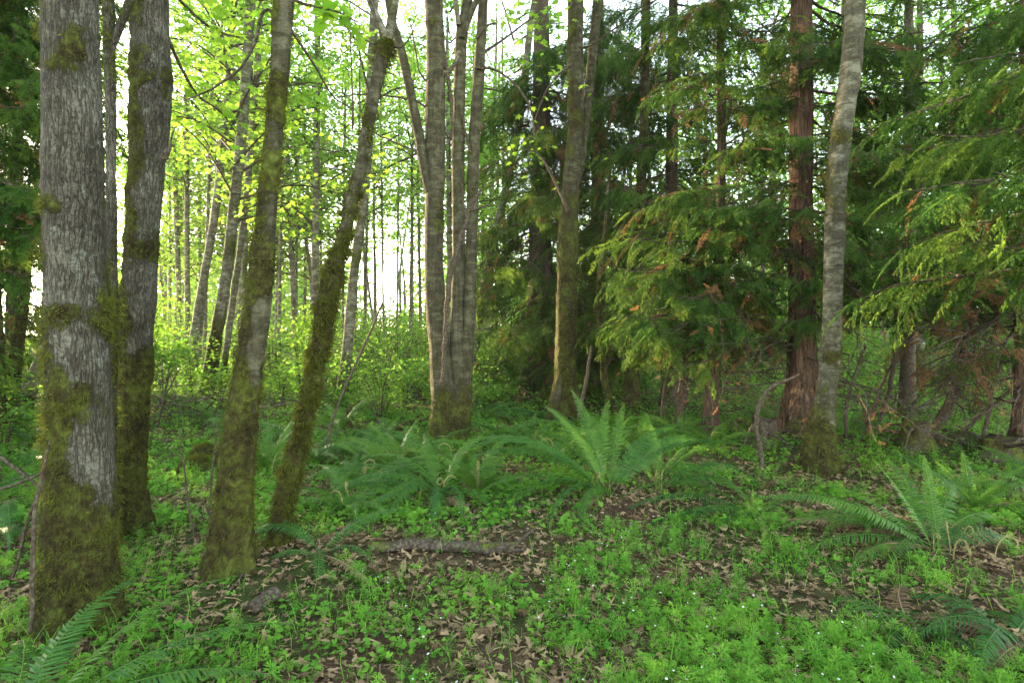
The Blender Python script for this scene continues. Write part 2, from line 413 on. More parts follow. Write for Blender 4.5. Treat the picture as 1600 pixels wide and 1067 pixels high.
# ------------------------------------------------------------------ tree trunks
def trunk_geometry(pts, Y, top, nseg, step, lump, mossf, flare, kind, base_xy=None, patches=(), depth_lean=0.0):
    """pts: (px, py, width px) from top to bottom at distance Y; returns base, V, F, moss, path"""
    pts = sorted(pts, key=lambda p: -p[1])                # bottom first
    C = np.array([np.append(at(p[0], p[1], Y), p[2] / F * Y / 2 / math.hypot(1, (p[0] - 800) / F)) for p in pts])
    C[:, 1] += depth_lean * (C[:, 2])
    g0 = gz(C[0, 0], C[0, 1])
    # reach the ground
    lo = C[0].copy(); d = (C[1] - C[0]) / max(1e-6, C[1, 2] - C[0, 2]); z_to = g0 - .12
    if C[0, 2] > z_to + .02:
        lo[:3] = C[0, :3] + d[:3] * (z_to - C[0, 2]); lo[3] = C[0, 3]; C = np.vstack([lo, C])
    else: C[0, 2] = z_to
    hi = C[-1].copy(); k = -3 if len(C) > 3 else 0
    d = (C[-1] - C[k]) / (C[-1, 2] - C[k, 2])
    if top > hi[2] + .3:
        up = C[-1, :3] + d[:3] * (top - hi[2]) * .8; up[2] = top
        C = np.vstack([C, np.append(C[-1, :3] + (up - C[-1, :3]) * .5, C[-1, 3] * .85), np.append(up, C[-1, 3] * .45)])
    m = len(C); zs = C[:, 2]
    n = max(8, int((zs[-1] - zs[0]) / step))
    S = smooth_path(C, n * 3); z = np.linspace(zs[0], zs[-1], n)
    # keep dense rings only where the photograph can see
    o = np.argsort(S[:, 2]); cx, cy, cr = [np.interp(z, S[o, 2], S[o, k]) for k in (0, 1, 3)]
    a = np.arange(nseg) / nseg * 2 * pi
    zz = z - g0
    r = cr[:, None] * (1 + flare * np.exp(-np.clip(zz, 0, 9) / (2.2 * cr[0] + .05))[:, None] * (.62 + .55 * np.sin(a * 5 + cx[0] * 7) * np.sin(a * 2 + cx[0]) + .45 * np.sin(a * 3 + 1)))
    dirs = np.stack([np.cos(a), np.sin(a), 0 * a], 1)
    P = np.stack([cx, cy, z], 1)[:, None] + r[..., None] * dirs[None]
    Pf = P.reshape(-1, 3)
    dv = np.broadcast_to(dirs[None], P.shape).reshape(-1, 3); rv = r.reshape(-1)
    q = Pf * [1, 1, .55]
    lumpn = (fbm(q * 4, 3, 21) - .5) * lump * 2.2 + (fbm(Pf * [14, 14, 6], 3, 31) - .5) * lump * .5
    zf = np.repeat(zz, nseg)
    moss = mossf(Pf, dv, zf)
    px, py = proj(Pf); toc = -(Pf * [1, 1, 0]); toc /= np.linalg.norm(toc, axis=1)[:, None]
    front = (dv * toc).sum(1) > -.35
    for (qx, qy, rx, ry, st) in patches:
        e = ((px - qx) / rx) ** 2 + ((py - qy) / ry) ** 2 + (fbm(Pf * 9, 4, 44) - .5) * 3.4
        moss = np.where(front, moss + st * .85 * (1 - sstep(-.1, 1.5, e)), moss)
    moss = np.clip(moss, 0, 1.1)
    mm = sstep(.32, .8, moss + (fbm(Pf * 24, 3, 77) - .5) * 1.3)
    disp = lumpn + mm * (.05 * np.minimum(rv, .12) + .003) * (1.9 * sstep(.3, .8, fbm(Pf * 22, 3, 61)))
    V = Pf + dv * disp[:, None]
    i = np.arange(n - 1)[:, None] * nseg; j = np.arange(nseg)[None]; k = (j + 1) % nseg
    Fq = np.stack([i + j, i + k, i + nseg + k, i + nseg + j], -1).reshape(-1, 4)
    base = np.array([np.interp(g0, z, cx), np.interp(g0, z, cy), g0])
    axis = np.stack([cx, cy, z], 1)
    return base, V, Fq, moss, mm, dv, axis, cr

def moss_tufts(V, mm, dv, n, length, base, zmax, fringe=.5, seed=0):
    g = np.random.default_rng(seed)
    w = np.where(V[:, 2] < zmax, mm, 0) ** 1.5
    if w.sum() <= 0: return None
    idx = g.choice(len(V), n, p=w / w.sum())
    # clump: many blades share neighbourhoods
    P = V[idx] + g.normal(0, .012, (n, 3)); D = dv[idx]
    cl = fbm(P * 18, 2, 5); L = length * g.uniform(.35, 1.25, n) * (.45 + 1.0 * sstep(.35, .75, cl))
    X = D * g.uniform(.5, 1.1, n)[:, None] + g.normal(0, .45, (n, 3)) + np.array([0, 0, -fringe])
    T = np.array([[0, -.10, 0], [0, .10, 0], [.6, .05, .02], [1, 0, -.12]]); Fs = np.array([[0, 1, 2], [0, 2, 3]])
    G = Geo(); G.inst(T, Fs, basis(X, g.normal(0, 1, (n, 3)), L), P - base, 0, np.clip(.15 + .9 * (cl - .2) + g.normal(0, .2, n), 0, 1))
    return G.mesh('moss', [M['moss']], smooth=False)

def limb_mesh(name, pts, Y, base, mat, n=None, moss=0., nseg=7, jitter=.0, Y2=None):
    C = np.array([np.append(at(p[0], p[1], Y if Y2 is None else Y + (Y2 - Y) * i / (len(pts) - 1)), p[2] / F * Y / 2) for i, p in enumerate(pts)])
    S = smooth_path(C, n or 8 * len(pts)); P = S[:, :3] - base
    if jitter: P = P + (np.stack([fbm(P * 9 + s * 7.1, 3, s) for s in range(3)], 1) - .5) * jitter
    v, f = tube(P, np.clip(S[:, 3], .0015, 9), nseg)
    mo = np.clip(moss + (fbm(v * 6, 3, 3) - .5) * (1.2 if moss > 0 else 0), 0, 1)
    return make_mesh(name, v, [(f, 0)], [mat], {'moss': mo})

TREES = {}
def tree(key, name, label, cat, kind, Y, pts, top=9, nseg=28, step=.05, lump=.012, flare=.5, mossf=None, tufts=0, tuft_len=.025,
         patches=(), group=None, lean=0.0, zmax=None, fringe=.5):
    mossf = mossf or (lambda p, d, z: np.zeros(len(p)))
    base, V, Fq, moss, mm, dv, axis, cr = trunk_geometry(pts, Y, top, nseg, step, lump, mossf, flare, kind, patches=patches, depth_lean=lean)
    t = thing(name, label, cat, base, group)
    part('trunk', make_mesh('trunk', V - base, [(Fq, 0)], [M['bark_' + kind]], {'moss': moss}), t)
    if tufts:
        me = moss_tufts(V, mm, dv, tufts, tuft_len, base, zmax or (EYE + .75 * Y), fringe, seed=int(abs(base[0]) * 100))
        if me: part('moss', me, t)
    TREES[key] = dict(o=t, base=base, axis=axis, r=cr, Y=Y)
    return t

def moss_rule(lowz=1.0, amount=.35, side=None, side_amt=0., freq=3.0, seed=3):
    def f(P, d, z):
        m = amount + (fbm(P * [freq, freq, freq * .6], 4, seed) - .5) * 1.9
        m = m + .75 * (1 - sstep(lowz * .25, lowz, z))
        if side is not None:
            sd = np.array([cos(R(side)), sin(R(side)), 0]); m = m + side_amt * np.clip((d * sd).sum(1), -.2, 1)
        return m
    return f

# ================================================================== SETTING
def build_ground():
    ys = np.concatenate([np.linspace(-6, 14, 201), 14 + (np.linspace(.02, 1, 90) ** 2) * 500])
    xs_half = np.concatenate([np.linspace(0, 10, 101), 10 + (np.linspace(.03, 1, 60) ** 2) * 500])
    xs = np.concatenate([-xs_half[:0:-1], xs_half])
    X, Yg = np.meshgrid(xs, ys); V = np.stack([X.ravel(), Yg.ravel(), ground_z(X.ravel(), Yg.ravel())], 1)
    nx = len(xs); i = np.arange(len(ys) - 1)[:, None] * nx; j = np.arange(nx - 1)[None]
    Fq = np.stack([i + j, i + j + 1, i + nx + j + 1, i + nx + j], -1).reshape(-1, 4)
    single('ground', make_mesh('ground', V, [(Fq, 0)], [M['soil']]), 'brown forest soil with green patches between the trees', 'ground', kind='structure')
build_ground()

# ================================================================== TREES NEAR THE CAMERA
CROWN = [crown_mesh('crown', 300 + i, 9.0, 2.5, 34, 22, .135, KITE, 'maple') for i in range(5)]
CROWN_THIN = [crown_mesh('crown', 320 + i, 9.0, 2.0, 24, 22, .13, KITE, 'maple') for i in range(3)]
HIGH = [crown_mesh('crown', 340 + i, 5.0, 3.0, 12, 26, .17, LOBE, 'maple_near') for i in range(2)]

def add_crown(key_or_t, me, z, axis=None, base=None, rot=None, sc=1.0):
    if isinstance(key_or_t, str):
        q = TREES[key_or_t]; t, axis, base = q['o'], q['axis'], q['base']
    else: t = key_or_t
    x = np.interp(z, axis[:, 2], axis[:, 0]); y = np.interp(z, axis[:, 2], axis[:, 1])
    return part('crown', me, t, loc=(x - base[0], y - base[1], z - base[2]), rot=(0, 0, rng.uniform(0, 6.28) if rot is None else rot), sc=sc)

# --- the broad pale trunk and the trunks beside it
tree('T1', 'maple_tree', 'broadest pale grey fissured trunk with thick moss around its foot', 'tree', 'maple', 2.95,
     [(110, -20, 94), (113, 200, 97), (117, 400, 101), (122, 550, 104), (126, 700, 105), (124, 850, 109), (120, 985, 112)], top=9, nseg=96, step=.022, lump=.014, flare=.30,
     mossf=moss_rule(1.35, -.02, side=200, side_amt=.35, seed=3), tufts=40000, tuft_len=.015,
     patches=[(120, 60, 55, 26, 1.0), (118, 100, 48, 22, .8), (75, 322, 20, 14, 1.0), (150, 500, 40, 45, 1.0), (172, 480, 22, 70, .9), (95, 500, 35, 20, .6), (70, 520, 14, 60, .8), (68, 400, 10, 60, .5),
              (135, 140, 24, 14, .7), (100, 620, 50, 50, .75), (150, 640, 40, 60, .8), (75, 780, 40, 130, .9), (130, 860, 70, 90, .8), (140, 590, 30, 30, .6), (90, 480, 40, 16, .6), (165, 250, 10, 120, .5), (120, 380, 20, 9, .5)])
tree('T1b', 'maple_tree', 'dark mossy narrow trunk half hidden behind the broadest pale trunk', 'tree', 'maple', 4.0,
     [(169, -20, 17), (173, 200, 18), (174, 400, 20), (172, 600, 24), (160, 800, 40), (150, 868, 60)], top=9, nseg=32, step=.03, lump=.012, flare=.5,
     mossf=moss_rule(1.5, .42, seed=9), tufts=7000, tuft_len=.035)
part('limb', limb_mesh('limb', [(172, 80, 12), (180, 60, 12), (192, 30, 12), (203, 0, 13), (212, -40, 12)], 4.0, TREES['T1b']['base'], M['bark_maple'], moss=.2), TREES['T1b']['o'])
tree('T2', 'maple_tree', 'tall grey trunk with dark moss down its left flank, beside the broadest trunk', 'tree', 'maple', 4.4,
     [(236, -20, 60), (236, 130, 66), (230, 250, 60), (221, 400, 58), (212, 530, 58), (206, 620, 58), (201, 700, 56), (198, 770, 52), (197, 836, 58)], top=10, nseg=72, step=.028, lump=.018, flare=.75,
     mossf=moss_rule(1.6, .12, side=205, side_amt=.6, seed=12), tufts=26000, tuft_len=.018,
     patches=[(225, 120, 26, 14, .9), (262, 130, 12, 28, 1.1), (212, 200, 14, 120, .5), (232, 390, 36, 14, 1.0), (200, 330, 14, 100, .6), (215, 590, 34, 70, .9), (190, 500, 16, 90, .8), (205, 480, 30, 40, .5), (205, 690, 34, 80, .8), (228, 250, 20, 10, .4)])
part('limb', limb_mesh('limb', [(255, 248, 12), (262, 236, 9), (266, 228, 5), (268, 214, 2), (274, 200, 1.5)], 4.25, TREES['T2']['base'], M['bark_wood'], moss=.3), TREES['T2']['o'])
tree('T3', 'maple_tree', 'thick mossy trunk leaning right with bare grey patches, third from the left edge', 'tree', 'brown', 3.5,
     [(445, -20, 34), (440, 60, 33), (435, 130, 31), (424, 250, 33), (411, 400, 38), (400, 500, 43), (385, 600, 46), (374, 700, 50), (363, 800, 52), (358, 870, 58), (357, 918, 62)], top=9, nseg=60, step=.022, lump=.018, flare=.75,
     mossf=moss_rule(1.7, .40, side=200, side_amt=.35, seed=17), tufts=36000, tuft_len=.017,
     patches=[(436, 150, 20, 40, .9), (420, 260, 22, 30, .7), (408, 430, 26, 45, 1.0), (400, 560, 16, 40, -1.2), (410, 500, 14, 40, -1.0), (375, 620, 40, 60, .9), (393, 640, 10, 22, -.9), (365, 760, 40, 80, .8), (446, 40, 10, 50, -.7), (430, 330, 10, 40, -.8), (396, 600, 8, 60, -.8)])
limbT3 = [(420, 255, 4), (412, 235, 3), (405, 120, 3), (408, 20, 3), (404, -20, 3)]
part('limb', limb_mesh('limb', [(436, 70, 6), (424, 20, 5), (410, 20, 5), (399, 60, 5), (380, 100, 4.5), (350, 128, 4), (318, 148, 3), (288, 158, 2)], 3.6, TREES['T3']['base'], M['bark_wood'], jitter=.02), TREES['T3']['o'])
tree('T4', 'maple_tree', 'slender curved stem wrapped in shaggy green moss, forking near its top', 'tree', 'brown', 3.87,
     [(604, 66, 24), (588, 130, 22), (565, 250, 21), (550, 310, 21), (537, 370, 21), (522, 420, 27), (510, 480, 28), (498, 545, 24), (488, 600, 24), (476, 650, 26), (464, 700, 26), (450, 760, 27), (440, 820, 27), (433, 878, 36)], top=3.55, nseg=36, step=.018, lump=.014, flare=.8,
     mossf=moss_rule(2.1, .42, seed=23), tufts=40000, tuft_len=.027, fringe=.7,
     patches=[(590, 130, 16, 60, -.9), (566, 240, 16, 50, -.8), (512, 450, 20, 60, .9), (605, 72, 18, 16, 1.0)])
B4 = TREES['T4']['base']
part('limb', limb_mesh('limb', [(603, 72, 15), (597, 48, 13), (588, 25, 11), (578, 2, 10), (568, -40, 9)], 3.87, B4, M['bark_alder'], moss=.2), TREES['T4']['o'])
part('limb', limb_mesh('limb', [(605, 72, 17), (610, 45, 15), (614, 20, 14), (618, -10, 14), (622, -60, 12)], 3.9, B4, M['bark_alder'], moss=.2), TREES['T4']['o'])
for pts in ([(604, 66, 5), (625, 74, 3), (640, 60, 2), (648, 40, 1.5)], [(600, 62, 4), (585, 70, 2.5), (570, 64, 2)], [(606, 70, 4), (616, 88, 2.5), (624, 104, 1.5)], [(598, 60, 4), (590, 40, 2), (582, 12, 2), (572, -10, 2)]):
    part('twig', limb_mesh('twig', pts, 3.85, B4, M['bark_wood'], jitter=.02, nseg=5), TREES['T4']['o'])
for i, pts in enumerate(([(546, -20, 2), (548, 60, 2), (550, 130, 2), (552, 190, 4), (551, 205, 1.5)], [(561, -20, 1.5), (563, 70, 1.5), (562, 140, 1.5), (565, 178, 1)], [(536, -10, 1.2), (541, 60, 1.2), (545, 120, 1.2)])):
    tag(single('hanging_twig', limb_mesh('hanging_twig', pts, 4.2, np.zeros(3), M['bark_wood'], jitter=.015, nseg=5), None, None),
        ['dark hanging twig with a small clump at its tip left of the forked stem', 'thin bare hanging twig nearest the left side of the forked stem', 'shortest bare hanging twig, farthest left of the forked stem'][i], 'twig')

# --- the triple trunk
mr = moss_rule(1.3, .02, seed=31)
tree('T5', 'maple_tree', 'triple tree whose three straight brown trunks rise from one mossy foot', 'tree', 'brown', 8.5,
     [(678, -20, 29), (680, 60, 30), (681, 130, 32), (680, 250, 31), (678, 400, 30), (682, 500, 31), (690, 600, 33), (694, 700, 38)], top=15, nseg=40, step=.05, lump=.022, flare=.95, mossf=mr, tufts=5000, tuft_len=.03)
T5 = TREES['T5']
for pts in ([(734, -30, 15), (722, 45, 17), (718, 130, 19), (716, 250, 20), (717, 400, 21), (714, 550, 22), (717, 705, 27)], [(756, -20, 15), (747, 130, 18), (740, 250, 18), (736, 400, 19), (733, 500, 19), (729, 600, 18), (722, 705, 20)]):
    b_, V, Fq, moss, mm, dv, axis, cr = trunk_geometry(pts, 8.55, 15, 32, .05, .014, mr, .25, 'alder')
    part('trunk', make_mesh('trunk', V - T5['base'], [(Fq, 0)], [M['bark_brown']], {'moss': moss}), T5['o'])
for pts, w, mat in (([(672, 300, 17), (664, 265, 17), (655, 215, 16), (640, 140, 15), (627, 80, 14), (612, 30, 12), (600, -40, 11)], 0, 'brown'), ([(722, 60, 10), (736, 20, 10), (748, -6, 9), (758, -40, 9)], 0, 'brown'),
                    ([(716, 40, 8), (712, 0, 7), (708, -40, 6)], 0, 'alder'), ([(742, 107, 4), (770, 108, 4), (800, 128, 3.4), (822, 155, 3), (832, 185, 2.5), (836, 220, 2)], .05, 'wood'), ([(672, 172, 4), (645, 157, 3.5), (600, 150, 3), (560, 148, 2.5), (528, 153, 2)], .05, 'wood'),
                    ([(674, 245, 4), (640, 232, 3), (610, 220, 3), (580, 206, 2)], .05, 'wood'), ([(692, 115, 7), (703, 110, 6), (712, 96, 6), (718, 80, 6)], 0, 'alder'), ([(690, 60, 6), (700, 120, 6), (706, 170, 5), (705, 220, 4)], .03, 'wood'),
                    ([(735, 240, 4), (728, 210, 4), (722, 180, 3)], .03, 'wood'), ([(744, 60, 5), (762, 40, 4), (775, 36, 3)], .03, 'wood'), ([(668, 130, 4), (655, 110, 3), (648, 70, 2.5), (640, 30, 2)], .04, 'wood')):
    part('limb', limb_mesh('limb', pts, 8.45, T5['base'], M['bark_' + mat], jitter=w), T5['o'])
db = thing('dead_branch', 'bent dead branch leaning on the triple tree, its tip pointing up right', 'branch', at(700, 690, 8.1))
bb = np.array(db.location)
part('stem', limb_mesh('stem', [(690, 600, 5), (695, 540, 7), (698, 480, 8), (703, 430, 9), (715, 390, 8), (727, 345, 7), (738, 318, 6), (757, 290, 2.5)], 8.15, bb, M['bark_wood'], jitter=.06), db)
part('twig', limb_mesh('twig', [(733, 330, 5), (748, 326, 4), (764, 319, 2)], 8.15, bb, M['bark_wood'], jitter=.03), db)
part('twig', limb_mesh('twig', [(728, 345, 4), (724, 310, 3), (722, 285, 2)], 8.15, bb, M['bark_wood'], jitter=.03), db)

# --- the straight mossy alder right of the middle
tree('T6', 'alder_tree', 'straight alder with green moss over its lower half, forked high up', 'tree', 'brown', 10.5,
     [(900, -20, 24), (899, 100, 25), (899, 200, 24), (891, 300, 26), (888, 380, 30), (885, 500, 30), (882, 600, 31), (880, 662, 40)], top=17, nseg=40, step=.05, lump=.022, flare=.8, mossf=moss_rule(4.6, .42, side=160, side_amt=.3, seed=41), tufts=11000, tuft_len=.022)
T6 = TREES['T6']
part('limb', limb_mesh('limb', [(896, 300, 14), (908, 245, 15), (918, 160, 15), (926, 80, 15), (934, 0, 16), (942, -80, 15)], 10.6, T6['base'], M['bark_brown'], moss=.25), T6['o'])
part('limb', limb_mesh('limb', [(876, 590, 12), (868, 630, 14), (856, 662, 16), (848, 680, 14)], 10.1, T6['base'], M['bark_brown'], moss=.5), T6['o'])
part('limb', limb_mesh('limb', [(905, 75, 3), (925, 70, 3), (960, 45, 2.6), (1000, 20, 2), (1040, -10, 2)], 10.2, T6['base'], M['bark_wood'], jitter=.04), T6['o'])
tree('T7', 'alder_tree', 'mossy broken looking trunk between the straight alder and the red cedar', 'tree', 'brown', 12.5,
     [(1010, -20, 13), (1008, 100, 13), (1006, 200, 14), (1000, 350, 17), (994, 500, 19), (987, 600, 23), (983, 642, 34)], top=17, nseg=28, step=.07, lump=.02, flare=.3, mossf=moss_rule(3.0, .40, seed=47), tufts=4000, tuft_len=.04)
tree('T7b', 'sapling', 'thin crooked mossy sapling just right of the straight alder', 'tree', 'alder', 12,
     [(950, 300, 5), (944, 380, 7), (937, 430, 8), (936, 480, 8), (941, 540, 9), (945, 600, 11), (958, 645, 14)], top=5.5, nseg=14, step=.06, lump=.01, flare=.3, mossf=moss_rule(3.5, .5, seed=49), tufts=1500, tuft_len=.04)
part('limb', limb_mesh('limb', [(941, 500, 6), (950, 460, 5), (962, 420, 4), (970, 395, 3)], 12, TREES['T7b']['base'], M['bark_alder'], moss=.6), TREES['T7b']['o'])

# --- pale spotted alder beside the red cedar
tree('A1', 'alder_tree', 'pale blotched alder trunk leaning right in front of the red cedar', 'tree', 'spotted', 6.6,
     [(1337, -20, 32), (1334, 60, 34), (1327, 130, 36), (1316, 200, 36), (1306, 300, 33), (1303, 400, 32), (1300, 500, 31), (1293, 600, 34), (1283, 680, 37), (1280, 735, 44)], top=13, nseg=48, step=.035, lump=.018, flare=.85, mossf=moss_rule(1.3, .12, seed=53), tufts=6000, tuft_len=.03,
     patches=[(1285, 700, 26, 40, .9), (1318, 215, 20, 14, .7), (1300, 560, 16, 14, .6)])

# --- red cedars: trunk, boughs of hanging flat sprays, dead lower twigs
def boughs(key, zs, n, lo, hi, az=None, dead=False, meshes=None, droop=(-.1, .25), seed=0, name='bough'):
    q = TREES[key]; g = np.random.default_rng(seed + 900)
    for i in range(n):
        z = zs[0] + (zs[1] - zs[0]) * ((i + g.random()) / n); ax = q['axis']
        p = np.array([np.interp(z, ax[:, 2], ax[:, 0]), np.interp(z, ax[:, 2], ax[:, 1]), z]) - q['base']
        a = g.uniform(0, 360) if az is None else g.uniform(*az)
        ms = meshes or BOUGH
        part(name, ms[g.integers(len(ms))], q['o'], loc=p, rot=(g.normal(0, .2), g.uniform(*droop), R(a)), sc=g.uniform(lo, hi))
def cedar(key, label, Y, pts, top, **kw):
    return tree(key, 'cedar_tree', label, 'tree', 'cedar' if key in ('C1', 'C2', 'C5') else 'wood', Y, pts, top=top, mossf=kw.pop('mossf', moss_rule(.6, -.3, seed=61)), **kw)
cedar('C1', 'red cedar with stringy reddish bark, partly sunlit, beside the pale alder', 8.5,
      [(1252, -20, 36), (1253, 100, 37), (1252, 200, 39), (1251, 300, 38), (1253, 450, 42), (1254, 600, 46), (1254, 693, 62)], 15, nseg=48, step=.05, lump=.02, flare=.85)
boughs('C1', (2.2, 7.2), 30, 1.3, 2.3, az=(-75, 110), seed=1)
boughs('C1', (3.0, 7.2), 8, .8, 1.4, az=(150, 210), seed=41)
boughs('C1', (7, 14), 22, 1.1, 1.9, seed=2)
boughs('C1', (2.4, 6.5), 16, .7, 1.5, meshes=TWIG[3:], seed=43, name='dead_twig')
boughs('C1', (.7, 3.0), 34, .9, 2.0, meshes=TWIG, seed=3, name='dead_twig')
boughs('C1', (1.9, 3.2), 5, 1.1, 1.6, az=(195, 300), seed=33)
boughs('C1', (3.0, 6.0), 7, .8, 1.4, az=(205, 300), seed=38)
cedar('C2', 'slim cedar with a bare reddish upper trunk, left of the thick red cedar', 9.0,
      [(1125, -20, 11), (1126, 100, 13), (1127, 200, 15), (1126, 330, 16), (1120, 480, 18), (1112, 600, 20), (1110, 672, 28)], 11, nseg=20, step=.07, lump=.012, flare=.3)
boughs('C2', (1.6, 4.2), 22, 1.0, 1.7, az=(180, 320), seed=4)
boughs('C2', (4.2, 8), 26, .9, 1.6, az=(180, 320), seed=5)
boughs('C1', (1.5, 4.5), 12, .7, 1.3, az=(-80, 250), meshes=BOUGH_DEADISH, seed=23)
boughs('C2', (1.5, 3.6), 12, .8, 1.5, meshes=BOUGH_DEADISH, seed=24)
boughs('C2', (2.4, 6.0), 14, .7, 1.4, meshes=TWIG[3:], seed=44, name='dead_twig')
boughs('C2', (.5, 2.2), 14, .8, 1.6, meshes=TWIG, seed=6, name='dead_twig')
cedar('C3', 'dark thin cedar trunk leaning right, nearest cedar to the straight mossy alder', 9.3,
      [(1105, 380, 8), (1092, 440, 11), (1080, 500, 13), (1070, 580, 14), (1062, 664, 17)], 5.5, nseg=16, step=.07, lump=.012, flare=.3)
boughs('C3', (1.4, 3.4), 30, .9, 1.9, az=(110, 325), seed=7)
boughs('C3', (.6, 2.0), 14, .7, 1.4, meshes=TWIG, seed=8, name='dead_twig')
cedar('C4', 'small dark cedar leaning right above an upturned root clump', 7.8,
      [(1535, 380, 9), (1525, 430, 11), (1516, 500, 14), (1502, 560, 16), (1488, 620, 18), (1462, 668, 20), (1436, 702, 28)], 6.0, nseg=20, step=.05, lump=.012, flare=.2)
boughs('C4', (2.1, 6.0), 36, 1.0, 2.0, seed=9)
boughs('C4', (1.2, 3.4), 12, .9, 1.7, meshes=BOUGH_DEADISH, seed=34)
boughs('C4', (.7, 2.6), 34, .8, 1.7, meshes=TWIG, seed=10, name='dead_twig')
cedar('C5', 'dark cedar at the far right edge with a warm lit foot', 7.3,
      [(1600, 300, 22), (1598, 450, 24), (1596, 560, 26), (1594, 650, 28), (1590, 722, 40)], 12, nseg=28, step=.06, lump=.015, flare=.35)
boughs('C5', (2.2, 9), 34, 1.2, 2.3, seed=11)
boughs('C5', (1.2, 3.0), 10, .9, 1.7, meshes=BOUGH_DEADISH, seed=35)
boughs('C5', (.6, 2.6), 24, .9, 1.7, meshes=TWIG, seed=12, name='dead_twig')
cedar('C6', 'cedar just outside the right edge whose bright fronds hang in closest', 4.6,
      [(1830, 100, 40), (1828, 400, 44), (1826, 600, 48), (1825, 815, 66)], 9, nseg=28, step=.08, lump=.015, flare=.35)
boughs('C6', (2.2, 4.2), 20, 1.2, 2.0, az=(120, 250), seed=13)
cedar('C9', 'dark conifer with drooping boughs just left of the straight alder', 14.5,
      [(846, -20, 22), (846, 200, 28), (844, 400, 36), (841, 560, 44), (841, 626, 60)], 15, nseg=24, step=.1, lump=.02, flare=.3)
boughs('C9', (.5, 9), 98, 1.4, 2.6, droop=(.1, .55), seed=14)
cedar('C10', 'cedar mass behind the straight alder and the crooked sapling', 16.0,
      [(935, -20, 16), (935, 200, 20), (934, 400, 24), (933, 614, 30)], 15, nseg=18, step=.12, lump=.02, flare=.3)
boughs('C10', (.8, 11), 70, 1.5, 2.8, droop=(.05, .5), seed=15)
cedar('C11', 'leafy cedar filling the gap right of the mossy broken looking trunk', 13.0,
      [(1052, -20, 14), (1050, 200, 18), (1048, 400, 20), (1046, 636, 28)], 14, nseg=18, step=.12, lump=.02, flare=.3)
boughs('C11', (1.2, 5), 26, 1.3, 2.4, seed=46)
boughs('C11', (4, 10), 52, 1.3, 2.5, droop=(.0, .45), seed=16)
cedar('C7', 'bluish cedar at the far left edge reaching in from outside', 7.0,
      [(-75, 100, 34), (-75, 400, 38), (-75, 600, 42), (-75, 724, 54)], 12, nseg=24, step=.08, lump=.015, flare=.35)
boughs('C7', (2.4, 7.5), 60, 1.1, 1.9, seed=17)
boughs('C7', (2.6, 6.0), 16, 1.3, 2.0, az=(-45, 60), seed=37)
cedar('C8', 'cedar between the broadest trunk and the left edge, standing farther off', 13.5,
      [(30, -20, 16), (28, 200, 20), (24, 400, 24), (20, 632, 34)], 14, nseg=18, step=.1, lump=.02, flare=.3)
boughs('C8', (1.6, 11), 90, 1.2, 2.3, droop=(.0, .45), seed=18)
cedar('C12', 'cedar deep in the shade between the pale alder and the leaning cedar', 11.5,
      [(1420, -20, 16), (1420, 300, 20), (1419, 500, 22), (1418, 650, 30)], 13, nseg=18, step=.1, lump=.02, flare=.3)
boughs('C12', (2.4, 5.2), 16, 1.1, 2.1, seed=19)

for i, (x, y) in enumerate(((-9.2, 6.6), (-13.2, 11.2))):  # dense cedars added out of view to keep low sun off trunks and ferns
    k = 'C%d' % (13 + i); w_ = .5 / y * F; px = 800 + F * x / y
    cedar(k, ['dense cedar outside the left edge beside the broadest trunk', 'dense cedar outside the left edge, farther back'][i], y, [(px, 0, w_ * .7), (px, 300, w_ * .9), (px, HZ + EYE * F / y, w_ * 1.2)], 11, nseg=16, step=.15, lump=.015, flare=.3)
    boughs(k, (.5, 9), 70, 1.4, 2.6, seed=50 + i)
# crowns high above the picture, which shade the place
for k, z, s in (('T1', 6.5, 1.0), ('T2', 7.5, 1.1), ('T3', 6.5, .9), ('T5', 8.5, 1.5), ('T6', 9.5, 1.5), ('A1', 8.0, 1.2)):
    add_crown(k, HIGH[len(k) % 2], z, sc=s)

# leafy limbs that reach into the top of the picture
def leafy(key, pts, Y, seed, n=40, size=.13, spread=.30, Y2=None, mat='maple_near'):
    q = TREES[key]; g = np.random.default_rng(seed); G = Geo()
    C = np.array([np.append(at(p[0], p[1], Y if Y2 is None else Y + (Y2 - Y) * i / (len(pts) - 1)), p[2] / F * Y / 2) for i, p in enumerate(pts)])
    S = smooth_path(C, 24); v, f = tube(S[:, :3] - q['base'], np.maximum(S[:, 3], .002), 5); G.add(v, f, 1)
    k = g.integers(6, 24, n); P = S[k, :3] - q['base'] + g.normal(0, spread, (n, 3)) * [1, 1, .45]
    G.inst(*LOBE, leaf_frames(n, .45, size * g.uniform(.6, 1.25, n), g), P, 0, np.clip(g.normal(.5, .25, n), 0, 1))
    for i in range(0, n, 3):
        v, f = tube(np.array([S[k[i], :3] - q['base'], P[i]]), [.003, .0015], 3); G.add(v, f, 1)
    part('leafy_limb', G.mesh('leafy_limb', [M[mat], M['bark_wood']], smooth=False), q['o'])
leafy('T3', [(440, -10, 6), (470, 5, 5), (500, 12, 4), (530, 20, 3), (555, 34, 2)], 3.9, 1, 16, .12, .10)
leafy('T2', [(262, 60, 6), (285, 110, 5), (310, 150, 4), (345, 175, 3), (370, 210, 2)], 6.5, 2, 80, .14, .36, Y2=8)
leafy('T2', [(262, -20, 6), (300, 20, 5), (340, 50, 4), (380, 60, 3)], 6.0, 3, 90, .13, .34, Y2=7.5)
leafy('T3', [(450, 40, 6), (490, 100, 4), (520, 150, 3), (550, 170, 2)], 6.0, 4, 26, .12, .24, Y2=7)
leafy('T5', [(678, 200, 6), (650, 240, 4), (610, 260, 3), (585, 290, 2)], 8.8, 5, 60, .12, .36, Y2=10)
